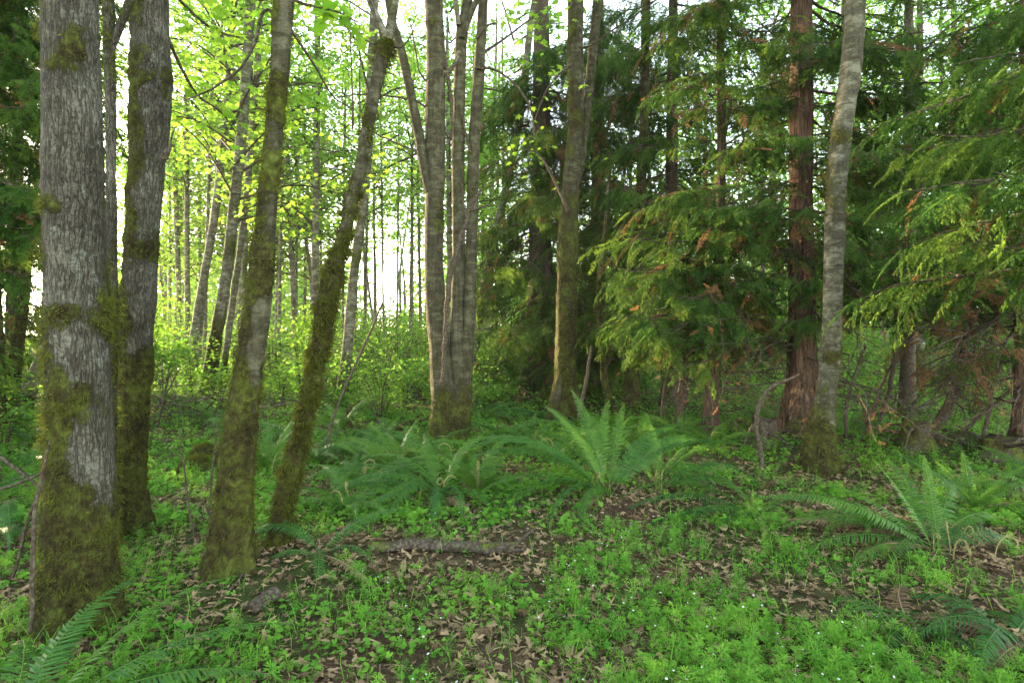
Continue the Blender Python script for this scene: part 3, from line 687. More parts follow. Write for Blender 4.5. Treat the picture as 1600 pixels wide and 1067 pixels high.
leafy('T5', [(745, 90, 6), (790, 60, 4), (830, 30, 3), (870, 10, 2)], 9.0, 6, 70, .13, .4, Y2=10)
leafy('T6', [(888, 330, 5), (860, 270, 4), (840, 240, 3), (820, 235, 2)], 10.2, 17, 40, .10, .3)
leafy('T6', [(895, 100, 5), (870, 120, 4), (850, 150, 3), (835, 190, 2)], 10.0, 8, 30, .11, .3)

# ================================================================== TREES BEHIND
GAPS = [(-9e9, 62, 'left of the broadest trunk'), (62, 205, 'behind the broadest trunk'), (205, 262, 'behind the tall grey trunk'), (262, 405, 'between tall grey and thick mossy trunks'),
        (405, 520, 'between thick and slender mossy trunks'), (520, 668, 'between mossy stem and triple tree'), (668, 748, 'behind the triple tree'),
        (748, 885, 'between triple tree and straight alder'), (885, 1250, 'between straight alder and red cedar'), (1250, 1325, 'behind red cedar and pale alder'), (1325, 9e9, 'right of the pale blotched alder')]
ORD = 'first second third fourth fifth sixth seventh eighth ninth tenth eleventh twelfth thirteenth fourteenth fifteenth sixteenth seventeenth eighteenth nineteenth twentieth'.split()
PENDING = []     # (object, px, kind phrase, category, group)
def name_by_gap():
    from collections import defaultdict
    B = defaultdict(list)
    for o, px, ph, cat, grp in PENDING:
        gi = next(i for i, q in enumerate(GAPS) if q[0] <= px < q[1]); B[(ph, gi)].append((px, o, cat, grp))
    for (ph, gi), L in B.items():
        L.sort(key=lambda q: q[0])
        for k, (px, o, cat, grp) in enumerate(L):
            first = 'the one ' + ph if len(L) == 1 else f'{ORD[k]} {ph} from the left'
            tag(o, f'{first} {GAPS[gi][2]}', cat, grp)

def back_tree(pts, Y, kind='alder', top=None, crown=True, thin=False, moss=.1, mossz=1.5, z0=None, sc=None, ph='slim pale tree', lean=0.0):
    top = top or rng.uniform(12, 16)
    key = 'B%d' % len(TREES)
    t = tree(key, 'alder_tree', None, None, kind, Y, pts, top=top, nseg=12, step=.2, lump=.02, flare=.3, mossf=moss_rule(mossz, moss, seed=len(TREES)))
    PENDING.append((t, np.interp(430, sorted(p[1] for p in pts), [p[0] for p in sorted(pts, key=lambda p: p[1])]), ph, 'tree', 'slim trees standing behind'))
    if crown:
        z = z0 or rng.uniform(4.0, 6.0)
        add_crown(key, (CROWN_THIN if thin else CROWN)[rng.integers(3)], z, sc=sc or rng.uniform(.85, 1.25))
    return t
BT = [([(392, -20, 15), (386, 90, 16), (380, 180, 16), (368, 300, 17), (355, 420, 18), (335, 540, 21), (322, 622, 26)], 15.0, dict(moss=.25, mossz=3)),
      ([(405, 60, 9), (398, 150, 10), (383, 330, 11), (365, 460, 11), (345, 612, 12)], 17.0, dict(moss=.1, z0=7.5)),
      ([(362, 80, 11), (352, 190, 12), (335, 340, 13), (312, 470, 14), (293, 598, 15)], 20.0, dict(moss=.0, z0=7.5)),
      ([(352, 160, 8), (345, 240, 9), (325, 400, 9), (303, 590, 10)], 22.0, dict(moss=.0, z0=9)),
      ([(292, 100, 8), (292, 230, 8), (293, 585, 9)], 27.0, dict(z0=8)), ([(264, 150, 8), (272, 250, 8), (284, 582, 9)], 28.0, dict(z0=8)),
      ([(308, 150, 6), (310, 240, 6), (316, 578, 7)], 32.0, dict()), ([(386, 220, 9), (384, 330, 9), (377, 600, 9)], 22.0, dict(z0=7.5)),
      ([(440, 300, 7), (437, 380, 7), (430, 590, 7)], 27.0, dict()), ([(446, 200, 8), (452, 300, 8), (463, 590, 9)], 24.0, dict()),
      ([(480, 300, 5), (478, 380, 5), (474, 576, 6)], 35.0, dict(thin=True)), ([(497, -20, 10), (496, 100, 10), (494, 300, 11), (491, 605, 12)], 20.0, dict(moss=.05, z0=5)),
      ([(470, 330, 6), (484, 420, 6), (500, 590, 6)], 25.0, dict(thin=True)), ([(586, -20, 13), (580, 120, 14), (575, 240, 14), (565, 340, 15), (553, 430, 16), (543, 540, 16), (531, 642, 20)], 12.5, dict(moss=.12, z0=6.5, thin=True, sc=.8)),
      ([(573, 380, 5), (571, 440, 5), (568, 575, 5)], 35.0, dict(thin=True, z0=7)), ([(585, 380, 4), (587, 440, 4), (588, 572, 4)], 38.0, dict(thin=True, z0=8)),
      ([(643, 400, 4), (642, 440, 4), (641, 574, 4)], 36.0, dict(thin=True, z0=7)), ([(655, 400, 5), (656, 440, 5), (658, 574, 5)], 34.0, dict(thin=True, z0=6)),
      ([(839, -20, 10), (828, 50, 11), (815, 170, 11), (798, 260, 12), (776, 360, 12), (760, 430, 13), (745, 520, 14), (735, 612, 15)], 16.5, dict(moss=.05, z0=7, thin=True)),
      ([(700, 200, 7), (702, 330, 8), (704, 600, 9)], 20.0, dict(z0=5)), ([(772, 200, 6), (768, 330, 6), (760, 590, 7)], 25.0, dict(z0=5)),
      ([(1437, 330, 14), (1437, 450, 15), (1437, 622, 18)], 15.0, dict(moss=.3, z0=5.5, thin=True)), ([(1490, -20, 10), (1491, 120, 10), (1493, 590, 12)], 22.0, dict(z0=6, thin=True)),
      ([(1400, 60, 8), (1401, 200, 8), (1404, 585, 9)], 25.0, dict(z0=7, thin=True)), ([(1340, 200, 9), (1342, 350, 9), (1344, 590, 10)], 23.0, dict(z0=6, thin=True)),
      ([(1190, 50, 7), (1190, 200, 7), (1192, 580, 8)], 27.0, dict(z0=5)), ([(1560, 60, 9), (1558, 250, 9), (1556, 590, 10)], 22.0, dict(z0=6, thin=True)), ([(1090, 100, 7), (1090, 200, 8), (1093, 585, 9)], 25.0, dict(z0=5))]
for p, Y, kw in BT: back_tree(p, Y, **kw)
for px, Y, w, l, z0, s_ in ((318, 24, .15, 14, 8.0, 1.0), (415, 24, .13, 12, 4.6, 1.0), (150, 22, .18, 0, 8, 1.0), (90, 20, .17, 0, 8, 1.0),
                            (1120, 19, .14, 8, 3.5, 1.2), (1210, 22, .16, 0, 3.0, 1.3), (1310, 18, .13, 6, 3.2, 1.1), (1385, 21, .15, -6, 3.2, 1.25), (1470, 19, .14, 0, 3.0, 1.2), (1540, 23, .16, 5, 3.0, 1.3), (1620, 20, .15, 0, 3.0, 1.2), (985, 24, .16, 0, 3.5, 1.2), (715, 27, .14, 0, 4.2, 1.0), (775, 30, .14, 5, 4.0, 1.2), (535, 27, .13, 5, 5.0, 1.0), (462, 30, .13, 5, 4.5, 1.1),
                            (555, 24, .10, 8, 7.5, .9), (600, 28, .11, -6, 8.0, 1.0), (640, 25, .10, 6, 7.5, .95), (620, 36, .13, 4, 9.5, 1.2), (570, 38, .13, -4, 9.0, 1.3), (665, 34, .13, 6, 8.0, 1.2), (735, 23, .11, 5, 6.0, .9), (790, 26, .12, -5, 6.0, 1.0), (500, 33, .12, 4, 7.0, 1.2), (435, 20, .11, 8, 5.5, .85), (645, 44, .15, 0, 10.5, 1.4), (585, 46, .15, 0, 10.5, 1.4), (700, 40, .14, 0, 8.0, 1.3)):
    wp = w / Y * F
    back_tree([(px + l, 100, wp * .85), (px + l * .4, 380, wp), (px, HZ + EYE * F / Y, wp * 1.2)], Y, z0=z0, sc=s_, ph='leafy young tree')
for i in range(26):                        # more of them further back
    while True:
        px = rng.uniform(215, 1620) if i > 16 else rng.uniform(255, 560)
        if not 530 < px < 668: break
    Y = rng.uniform(26, 42); w = rng.uniform(.12, .24) / Y * F; l = rng.uniform(-40, 40)
    back_tree([(px + l, 150, w * .9), (px + l * .4, 400, w), (px, HZ + EYE * F / Y, w * 1.15)], Y, thin=px > 1250 or rng.random() < .3, ph='thin distant pole tree')
# mossy trunks by the left edge
tree('L1', 'maple_tree', 'mossy trunk stub standing at the left edge behind the ferns', 'tree', 'alder', 10.0, [(44, 380, 16), (40, 440, 18), (32, 510, 19), (22, 580, 22), (17, 655, 30)], top=4.2, nseg=24, step=.06, lump=.02, flare=.3, mossf=moss_rule(4, .6, seed=71), tufts=3000, tuft_len=.04)
tree('L2', 'maple_tree', 'leaning pale trunk with a yellow mossy foot, just left of the broadest trunk', 'tree', 'alder', 11.2, [(110, 430, 20), (90, 490, 22), (74, 540, 24), (52, 590, 26), (30, 648, 34)], top=5, nseg=24, step=.06, lump=.02, flare=.2, mossf=moss_rule(.9, .0, seed=73), tufts=1500, tuft_len=.04)
tree('L3', 'maple_tree', 'moss covered trunk cut by the left edge, with yellow lit moss', 'tree', 'alder', 9.5, [(-8, 300, 16), (-6, 450, 18), (-3, 540, 20), (-2, 672, 28)], top=6, nseg=20, step=.08, lump=.02, flare=.3, mossf=moss_rule(4, .6, seed=75), tufts=2000, tuft_len=.04)
add_crown('L3', CROWN[1], 5.5, sc=.6)

# far wood: closes the horizon
def far_wood():
    g = np.random.default_rng(77); G = Geo()
    n = 3400
    az = g.uniform(-62, 62, n); d = g.uniform(46, 85, n); x, y = d * np.sin(np.radians(az)), d * np.cos(np.radians(az))
    px = 800 + F * x / y; keep = np.ones(n, bool)
    z = 17 * g.random(n) ** 1.6 + ground_z(x, y)
    zp = EYE + (z - EYE) * 58 / y
    hole = ((np.abs(px - 612) < 58) & (zp > 4.5) & (zp < 10.5)) | ((np.abs(px - 360) < 20) & (zp > 5) & (zp < 9))
    keep &= np.abs(az + 47.5) > 13  # gap left open so the low sun reaches the red cedar
    keep &= ~hole & ~((px > 430) & (px < 860) & (zp > 10.5) & (g.random(n) < .30))
    for xx, yy, zz in zip(x[keep], y[keep], z[keep]):
        m = 34; s = g.uniform(1.0, 2.2)
        P = np.array([xx, yy, zz]) + g.normal(0, 1, (m, 3)) * [s, s, s * .45]
        G.inst(*KITE, leaf_frames(m, .7, g.uniform(.35, .6, m), g), P, 0, np.clip(g.uniform(.2, 1) + g.normal(0, .12, m), 0, 1))
    m2 = 1500; a2 = g.uniform(-64, 64, m2); a2 = a2[(np.abs(a2 + 12.5) > 3.0) & (np.abs(a2 + 48) > 12)]; m2 = len(a2); d2 = g.uniform(92, 118, m2)  # outer ring added to block low sun along the horizon, with gaps
    for aa, dd, zz in zip(np.radians(a2), d2, g.uniform(0, 12.5, m2)):
        m = 26; P = np.array([dd * sin(aa), dd * cos(aa), zz + 2]) + g.normal(0, 1, (m, 3)) * [2.4, 2, 1.3]
        G.inst(*KITE, leaf_frames(m, .9, g.uniform(.9, 1.4, m), g), P, 0, np.clip(g.uniform(.1, .8) + g.normal(0, .12, m), 0, 1))
    for i in range(90):
        a = R(g.uniform(-34, 60)); dd = g.uniform(45, 75); xx, yy = dd * sin(a), dd * cos(a); r = g.uniform(.07, .16)
        v, f = tube(np.array([[xx, yy, gz(xx, yy) - .3], [xx + g.normal(0, .6), yy, 8], [xx + g.normal(0, 1), yy, 17]]), [r, r * .8, r * .4], 6); G.add(v, f, 1)
    single('far_wood', G.mesh('far_wood', [M['maple'], M['bark_alder']], smooth=False), 'bright green wood closing the view far behind the slim trees', 'wood', kind='stuff')
far_wood()

# ================================================================== SHRUBS
def shrub_mesh(seed, H, W, nst, nleaf, size, leaf=KITE, mat='shrub'):
    g = np.random.default_rng(seed); G = Geo()
    for i in range(nst):
        a = g.uniform(0, 2 * pi); r = g.uniform(.15, 1) * W
        P = smooth_path([[0, 0, -.1], [r * .35 * cos(a), r * .35 * sin(a), H * .55 * g.uniform(.7, 1.2)], [r * cos(a), r * sin(a), H * g.uniform(.6, 1.05)]], 10)
        v, f = tube(P, np.linspace(.010, .003, 10), 4); G.add(v, f, 1)
        for k in range(3, 10):
            n = int(nleaf * g.uniform(.3, 1.5)); C = P[k]
            Q = C + g.normal(0, .13, (n, 3)) * [1, 1, .55]
            G.inst(*leaf, leaf_frames(n, .5, size * g.uniform(.55, 1.25, n), g), Q, 0, np.clip(g.uniform(.15, .9) + g.normal(0, .13, n), 0, 1))
    return G.mesh('foliage', [M[mat], M['bark_wood']], smooth=False)
SHRUB = [shrub_mesh(400, 1.0, .6, 9, 9, .075), shrub_mesh(401, 1.5, .8, 10, 9, .085), shrub_mesh(402, .6, .55, 9, 10, .07), shrub_mesh(403, 1.9, .9, 10, 10, .09), shrub_mesh(404, 1.2, .9, 12, 7, .06)]
def shrub(px, Y, k, sc=1.0):
    x = (px - 800) / F * Y
    t = thing('shrub', None, None, (x, Y, gz(x, Y)))
    part('foliage', SHRUB[k], t, rot=(0, 0, rng.uniform(0, 6.28)), sc=sc)
    PENDING.append((t, px, ['low leafy green shrub', 'middling leafy shrub', 'short round leafy shrub', 'tall loose leafy shrub', 'fine leaved open shrub'][k], 'shrub', 'shrubs of the undergrowth'))
for px, Y, k, s in ((20, 9.5, 0, 1.1), (50, 12.5, 1, 1.0), (5, 8.0, 2, 1.1), (255, 12, 0, 1.1), (300, 14, 1, 1.1), (275, 17, 3, 1.1), (345, 13, 2, 1.3), (240, 20, 3, 1.3), (440, 13, 0, 1.1), (470, 15.5, 1, 1.2), (425, 19, 3, 1.2),
                    (500, 18, 4, 1.5), (600, 16, 4, 1.6), (560, 14, 0, 1.0), (640, 14, 0, 1.2), (620, 19, 4, 1.9), (585, 22, 3, 1.4), (660, 21, 1, 1.6), (650, 26, 3, 1.6), (560, 27, 3, 1.6), (610, 29, 3, 1.5),
                    (765, 18, 1, 1.3), (790, 15, 0, 1.2), (775, 23, 3, 1.4), (820, 20, 1, 1.3), (1010, 15, 2, 1.4), (970, 17, 1, 1.3), (1090, 17, 1, 1.2), (1160, 15, 0, 1.1), (1200, 18, 3, 1.0), (1340, 16, 1, 1.1), (1390, 19, 3, 1.1),
                    (1370, 14, 2, 1.3), (1480, 17, 1, 1.2), (1540, 14, 0, 1.3), (1580, 18, 3, 1.2), (1450, 22, 3, 1.3), (1300, 21, 1, 1.4), (530, 12, 2, 1.0), (395, 14, 2, 1.2), (1520, 11, 2, 1.2), (1330, 24, 3, 1.2)): shrub(px, Y, k, s)
for px, Y, k, s_ in ((145, 11.8, 1, 1.1), (185, 12.6, 3, 1.0), (215, 13.2, 1, 1.1), (232, 12.0, 3, .8), (165, 13.6, 3, 1.1), (-120, 8.2, 1, 1.2), (-150, 9.0, 3, 1.1), (-90, 9.4, 3, 1.0)): shrub(px, Y, k, s_)  # added shrubs that block low sun from the ferns
for i in range(20):
    Y = rng.uniform(10, 18); px = rng.uniform(440, 780); shrub(px, Y, int(rng.choice([0, 2, 4])), rng.uniform(.8, 1.3))
for i in range(36):
    Y = rng.uniform(20, 36); px = rng.uniform(200, 1650)
    shrub(px, Y, int(rng.choice([0, 1, 3, 4])), rng.uniform(1.0, 1.5) * (.8 if 520 < px < 670 else 1))

SAP = [shrub_mesh(420 + i, H, W_, 7, 12, .10, KITE, 'maple') for i, (H, W_) in enumerate(((3.4, 1.3), (4.6, 1.5), (2.6, 1.2)))]
for i in range(44):
    Y = rng.uniform(15, 40); px = rng.uniform(215, 760) if i < 24 else rng.uniform(880, 1640)
    if 545 < px < 668 and Y < 30: Y = rng.uniform(30, 40)
    x = (px - 800) / F * Y; k = i % 3 if not 545 < px < 668 else 2
    t = thing('sapling', None, None, (x, Y, gz(x, Y))); part('foliage', SAP[k], t, rot=(0, 0, rng.uniform(0, 6.28)), sc=rng.uniform(.8, 1.2))
    PENDING.append((t, px, 'bright leafy sapling', 'sapling', 'saplings of the middle storey'))

for px, Y, k in ((-45, 15, 0), (12, 16.5, 2), (48, 15.5, 0), (-15, 19, 1), (30, 21, 1), (150, 12.5, 0), (188, 13.5, 2), (214, 14.5, 0), (122, 14.2, 2), (205, 12.2, 2), (172, 15.0, 0), (228, 15.5, 2)):  # those hidden behind the big left trunks are added to block low sun
    x = (px - 800) / F * Y; t = thing('sapling', None, None, (x, Y, gz(x, Y))); part('foliage', SAP[k], t, rot=(0, 0, px), sc=.95)
    PENDING.append((t, px, 'bright leafy sapling', 'sapling', 'saplings of the middle storey'))

# ================================================================== FERNS
def frond_mesh(L, el0, el1, width, tint, seed, pairs=None, curl=0.0, side=0.0):
    """one pinnate frond growing along +X from the origin"""
    g = np.random.default_rng(seed); G = Geo(); n = 34
    s = np.linspace(0, 1, n); el = R(el0) + (R(el1) - R(el0)) * s ** 1.2
    if curl: el = el + np.where(s > .72, (s - .72) / .28, 0) ** 1.3 * curl
    dx, dz = np.cos(el), np.sin(el); h = L / (n - 1)
    X = np.concatenate([[0], np.cumsum(dx[:-1]) * h]); Z = np.concatenate([[0], np.cumsum(dz[:-1]) * h]); Yl = side * L * s ** 2
    P = np.stack([X, Yl, Z], 1); v, f = tube(P, np.linspace(.0042, .0012, n), 4); G.add(v, f, 0, min(1, tint + .35))
    pairs = pairs or int(L * 42 + 4); t = np.linspace(.13, .995, pairs)
    w = width * np.minimum(1, .35 + 2.6 * (t - .1)) * np.clip(1.12 - t ** 2.2, .05, 1)
    roll = g.normal(0, .25)
    for sg in (1, -1):
        C = np.stack([np.interp(t, s, P[:, k]) for k in range(3)], 1); T = np.stack([np.interp(t, s, dx), 0 * t + 2 * side * t, np.interp(t, s, dz)], 1)
        T /= np.linalg.norm(T, axis=1)[:, None]
        S = np.cross(np.array([0, 0, 1.]) + 0 * T, T); S /= np.linalg.norm(S, axis=1)[:, None] + 1e-9; N = np.cross(T, S)
        sweep = .25 + .45 * t
        D = sg * S * np.cos(sweep)[:, None] + T * np.sin(sweep)[:, None] + N * (g.normal(-.18, .10, pairs) + sg * roll)[:, None]
        D += g.normal(0, .05, D.shape); D /= np.linalg.norm(D, axis=1)[:, None]
        l = w * g.uniform(.9, 1.08, pairs); bw = np.minimum(.0066 + .042 * l, .36 * L / pairs)[:, None]
        B = T * bw
        A0, A1 = C - B * .7, C + B * .7; mid = C + D * (l * .55)[:, None] + N * (.05 * l)[:, None]; tip = C + D * l[:, None] - N * (.12 * l)[:, None] + T * (l * .10)[:, None]
        V = np.stack([A0, A1, mid + B * .85, mid - B * .85, tip], 1).reshape(-1, 3); k = np.arange(pairs)[:, None] * 5
        tt = np.repeat(np.clip(tint + g.normal(0, .06, pairs), 0, 1), 5)
        n0 = G.n; G.add(V, k + np.array([0, 3, 2, 1]) if sg > 0 else k + np.array([0, 1, 2, 3]), 0, tt)
        G.G.setdefault((3, 0), []).append(n0 + k + np.array([3, 4, 2] if sg > 0 else [3, 2, 4]))
    return G.mesh('frond', [M['fern']], smooth=True)

def crozier_mesh(L, seed, lean=.5):
    g = np.random.default_rng(seed); n = 40; s = np.linspace(0, 1, n)
    a = R(88) - lean * s - np.where(s > .5, (s - .5) / .5, 0) ** 1.3 * g.uniform(2.5, 8) + g.uniform(-.9, .9) * s ** 2
    h = L / n; P = np.stack([np.cumsum(np.cos(a)) * h, .03 * L * np.sin(s * 5 + seed), np.cumsum(np.sin(a)) * h], 1)
    G = Geo(); v, f = tube(P, np.interp(s, [0, .5, .8, 1], [.004, .004, .0055, .003]), 6); G.add(v, f, 0, .8)
    k = g.integers(6, n, 170); D = g.normal(0, 1, (170, 3))
    T = np.array([[0, -.18, 0], [0, .18, 0], [1, 0, 0]]); G.inst(T, np.array([[0, 1, 2]]), basis(D, g.normal(0, 1, (170, 3)), g.uniform(.008, .02, 170)), P[k], 0, g.uniform(.5, 1, 170))
    return G.mesh('fiddlehead', [M['crozier']], smooth=True)
M['crozier'] = leaf_mat('young_fiddlehead', (.12, .085, .034), (.26, .25, .09), (.1, .09, .03), (.22, .24, .07), .2, .7, .2)

def fern(base, fronds, label, seed, cat='fern', group='sword ferns on the forest floor', px=None, ph=None, croz=0, crange=(.25, .45)):
    t = thing('sword_fern', label, cat, base, group)
    for i, (az, L, e0, e1, w, tint) in enumerate(fronds):
        L *= 1.28 if seed in (1, 2, 3, 4) else 1.12; e1 = e1 - 20; e0 = min(e0, 56 if tint < .45 else 70)
        g = np.random.default_rng(seed * 50 + i)
        part('frond', frond_mesh(L, e0, e1, w, tint, seed * 50 + i, side=g.normal(0, .08)), t, rot=(g.normal(0, .12), 0, R(az)), loc=(g.normal(0, .025), g.normal(0, .025), 0))
    g = np.random.default_rng(seed)
    for i in range(3 if len(fronds) > 8 else 1):          # last year's brown fronds lying round the crown
        me = frond_mesh(g.uniform(.4, .7), g.uniform(5, 30), g.uniform(-50, -20), .07, g.uniform(.1, .6), seed * 50 + 40 + i, side=g.normal(0, .2)); me.materials[0] = M['litter']
        part('dead_frond', me, t, label='withered brown frond', rot=(g.normal(0, .3), 0, g.uniform(0, 6.28)))
    for i in range(croz):
        part('fiddlehead', crozier_mesh(g.uniform(*crange), seed * 50 + i, g.uniform(.1, .9)), t, rot=(0, 0, g.uniform(0, 6.28)), loc=(g.normal(0, .07), g.normal(0, .07), 0))
    if px is not None: PENDING.append((t, px, ph, cat, group))
    return t
def rand_fronds(n, seed, L=.8, up=(45, 70), end=(-30, 5), w=.075, tint=(.1, .5)):
    g = np.random.default_rng(seed)
    return [(360 * (i + g.uniform(-.4, .4)) / n, L * g.uniform(.7, 1.15), g.uniform(*up), g.uniform(*end), w * g.uniform(.85, 1.15), g.uniform(*tint)) for i in range(n)]

og = on_ground
fern(og(690, 785), [(-92, .72, 62, -58, 0.109, .15), (-65, .66, 62, -58, 0.102, .18), (-118, .70, 62, -55, 0.109, .2), (-35, .55, 50, -50, 0.096, .2), (212, 1.05, 48, -35, 0.096, .1), (196, 1.0, 42, -25, 0.090, .25), (232, .85, 50, -50, 0.102, .15),
                    (178, 1.0, 45, -15, 0.090, .3), (-80, .5, 70, -70, 0.096, .2), (165, .8, 60, 0, 0.090, .35), (20, .6, 60, 0, 0.090, .35), (60, .7, 70, 20, 0.090, .5), (110, .7, 70, 20, 0.090, .5), (140, .7, 70, 30, .06, .6)], 'dark fern with fronds arching down toward the fallen log', 1, croz=4)
fern(og(945, 790), [(172, 1.15, 44, -12, .10, .15), (163, 1.2, 52, -10, .10, .2), (152, 1.15, 60, -5, 0.122, .2), (180, 1.05, 34, -22, 0.122, .2), (200, .85, 38, -38, 0.109, .1), (238, .66, 42, -60, 0.109, .12), (222, .75, 40, -45, 0.102, .15), (8, 1.2, 44, 0, .10, .12), (20, 1.1, 50, -8, 0.122, .2),
                    (40, 1.0, 60, 5, 0.102, .25), (70, 1.0, 72, 30, 0.096, .4), (100, 1.05, 75, 30, 0.096, .45), (125, 1.1, 72, 20, 0.102, .3), (185, .9, 30, -30, 0.096, .25), (190, 1.1, 58, -5, 0.102, .2), (55, .9, 75, 40, 0.090, .55), (145, .8, 78, 40, 0.090, .55)], 'biggest fern, spreading wide fronds in the middle of the clearing', 2, croz=2, crange=(.3, .45))
fern(og(1030, 772), [(2, .95, 48, -42, 0.115, .15), (10, .85, 60, 10, 0.102, .3), (40, .8, 65, 10, 0.102, .35), (-12, .7, 35, -30, 0.102, .2), (80, .8, 75, 30, 0.090, .5), (130, .7, 75, 30, 0.090, .45)], 'fern with one frond arching over to the right like a bow', 3, croz=3, crange=(.3, .5))
fern(og(1185, 805), [(180, 1.05, 32, -22, 0.122, .12), (188, 1.1, 18, -18, 0.122, .18), (172, 1.0, 44, -15, 0.115, .15), (198, .9, 26, -28, 0.115, .22), (160, .85, 50, 0, 0.109, .25), (214, .7, 24, -30, 0.109, .3), (150, .8, 62, 0, 0.102, .3), (20, .5, 45, -30, 0.102, .2), (-20, .45, 40, -40, 0.102, .3)], 'fern whose fronds all sweep left toward the biggest fern', 4)
fern(og(1452, 872), [(176, 1.12, 42, 2, 0.109, .30), (170, .95, 36, -12, 0.109, .32), (184, .9, 24, -18, 0.102, .35), (162, .8, 40, -10, 0.102, .38), (196, .7, 26, -30, 0.102, .3), (125, .60, 84, 70, .075, .55), (50, .62, 80, 66, .075, .55), (150, .7, 70, 20, 0.096, .4), (20, .75, 40, -10, 0.109, .2), (-10, .6, 40, -30, 0.109, .25), (215, .5, 40, -40, 0.102, .2), (90, .8, 70, 30, 0.096, .4), (40, .7, 60, 10, 0.102, .25)], 'fern with pale woolly fiddleheads at the lower right', 5, croz=0)
fid = [c for c in bpy.data.objects if c.name.startswith('sword_fern') and str(c.get('label', '')).startswith('fern with pale woolly')][0]
for i, (dx, L, rz, ln) in enumerate(((-.10, .40, 150, .7), (.02, .46, 175, .5), (.10, .44, 40, .5), (.16, .36, 120, .6), (.26, .34, -20, .8), (.34, .30, 30, 1.0), (.42, .36, -50, .9), (.20, .28, 200, 1.0), (.30, .42, 240, .4), (.48, .26, 20, 1.0), (.06, .32, 280, .3), (.38, .24, 100, .7))):
    part('fiddlehead', crozier_mesh(L, 700 + i, ln), fid, rot=(rng.normal(0, .25), rng.normal(0, .2), R(rz + rng.normal(0, 40))), loc=(dx * .8, rng.normal(0, .14) - .05, -.02), sc=rng.uniform(.45, .85))
fern(og(1660, 790), [(178, .95, 30, -14, 0.109, .2), (170, .85, 42, -5, 0.109, .2), (186, .7, 22, -22, 0.102, .25), (160, .8, 50, 0, 0.102, .25), (110, .8, 70, 20, 0.102, .3), (200, .8, 40, -30, 0.102, .2)], 'fern at the right edge with flat fronds pointing left', 6)
fern(og(1520, 800), rand_fronds(9, 61, .62, (50, 80), (-10, 50), .07, (.2, .5)), 'fern with two upright pale green fronds under the dark cedar', 7)
fern(np.array([-1.86, 2.12, gz(-1.86, 2.12)]), [(58, .85, 46, 6, .096, .3), (36, .92, 36, 0, .096, .3), (82, .75, 50, 8, .09, .35), (100, .6, 50, 0, .09, .3), (14, .8, 30, -4, .096, .3), (130, .55, 50, -10, .09, .3)], 'bluish fern reaching in from the bottom left corner', 8)
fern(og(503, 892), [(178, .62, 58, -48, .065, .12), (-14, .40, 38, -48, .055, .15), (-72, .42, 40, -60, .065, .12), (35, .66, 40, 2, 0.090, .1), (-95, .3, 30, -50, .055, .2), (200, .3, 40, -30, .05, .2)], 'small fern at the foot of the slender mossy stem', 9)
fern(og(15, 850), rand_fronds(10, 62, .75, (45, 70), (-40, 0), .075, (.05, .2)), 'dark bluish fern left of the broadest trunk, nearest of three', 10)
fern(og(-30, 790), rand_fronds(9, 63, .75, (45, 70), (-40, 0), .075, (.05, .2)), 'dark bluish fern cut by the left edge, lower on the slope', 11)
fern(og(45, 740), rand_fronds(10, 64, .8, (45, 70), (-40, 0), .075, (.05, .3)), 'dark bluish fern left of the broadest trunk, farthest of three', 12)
for i, (px, py, L, n, up, end, tint, cz) in enumerate(((415, 738, .75, 12, (65, 85), (20, 70), (.4, .8), 3), (492, 722, .8, 12, (50, 80), (-10, 40), (.3, .6), 2), (548, 812, .62, 9, (55, 80), (-10, 50), (.25, .55), 5), (575, 765, .7, 10, (50, 80), (-20, 40), (.2, .6), 4),
        (625, 745, .7, 12, (60, 86), (20, 70), (.45, .8), 7), (745, 772, .65, 10, (55, 85), (0, 60), (.35, .75), 7), (705, 748, .7, 10, (65, 86), (30, 75), (.5, .85), 8), (785, 690, .9, 14, (45, 75), (-20, 20), (.1, .35), 0), (850, 660, .9, 13, (45, 70), (-20, 10), (.05, .3), 0), (755, 655, 1.0, 14, (45, 70), (-25, 10), (.05, .25), 0),
        (335, 668, .8, 11, (50, 80), (-10, 50), (.2, .6), 0), (1005, 712, .8, 12, (55, 80), (-10, 50), (.35, .7), 3), (868, 735, .75, 12, (55, 85), (0, 50), (.3, .7), 5), (960, 715, .8, 12, (55, 85), (0, 60), (.4, .75), 4), (600, 692, .8, 12, (45, 75), (-20, 30), (.15, .45), 0), (530, 675, .9, 13, (55, 85), (0, 55), (.35, .7), 2),
        (455, 692, .8, 12, (50, 80), (-10, 40), (.25, .6), 2), (1110, 705, .7, 10, (50, 80), (-10, 50), (.3, .7), 2), (1345, 838, .5, 8, (35, 65), (-30, 20), (.25, .5), 0), (565, 720, .75, 11, (50, 80), (-10, 40), (.25, .6), 2), (655, 715, .7, 10, (55, 85), (0, 50), (.35, .7), 3), (830, 705, .7, 10, (55, 80), (0, 40), (.3, .6), 3), (1060, 690, .8, 11, (55, 80), (0, 40), (.3, .6), 0),
        (372, 690, .7, 10, (55, 85), (0, 60), (.3, .7), 0), (1330, 690, .7, 9, (50, 80), (-10, 40), (.3, .6), 0), (1215, 668, .8, 10, (50, 80), (-10, 40), (.3, .6), 0), (55, 690, .8, 10, (45, 70), (-30, 10), (.1, .3), 0), (1425, 980, .42, 7, (30, 50), (-40, 0), (.1, .25), 0), (1590, 1010, .55, 8, (30, 60), (-40, 0), (.05, .2), 0))):
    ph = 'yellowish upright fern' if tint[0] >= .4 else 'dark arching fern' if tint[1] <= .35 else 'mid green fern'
    fern(og(px, py), rand_fronds(n + 1, 800 + i, L, (up[0] - 8, up[1] - 8), (end[0] - 25, end[1] - 25), .10, tint), None, 20 + i, croz=cz // 2, px=px, ph=ph, crange=(.3, .55))

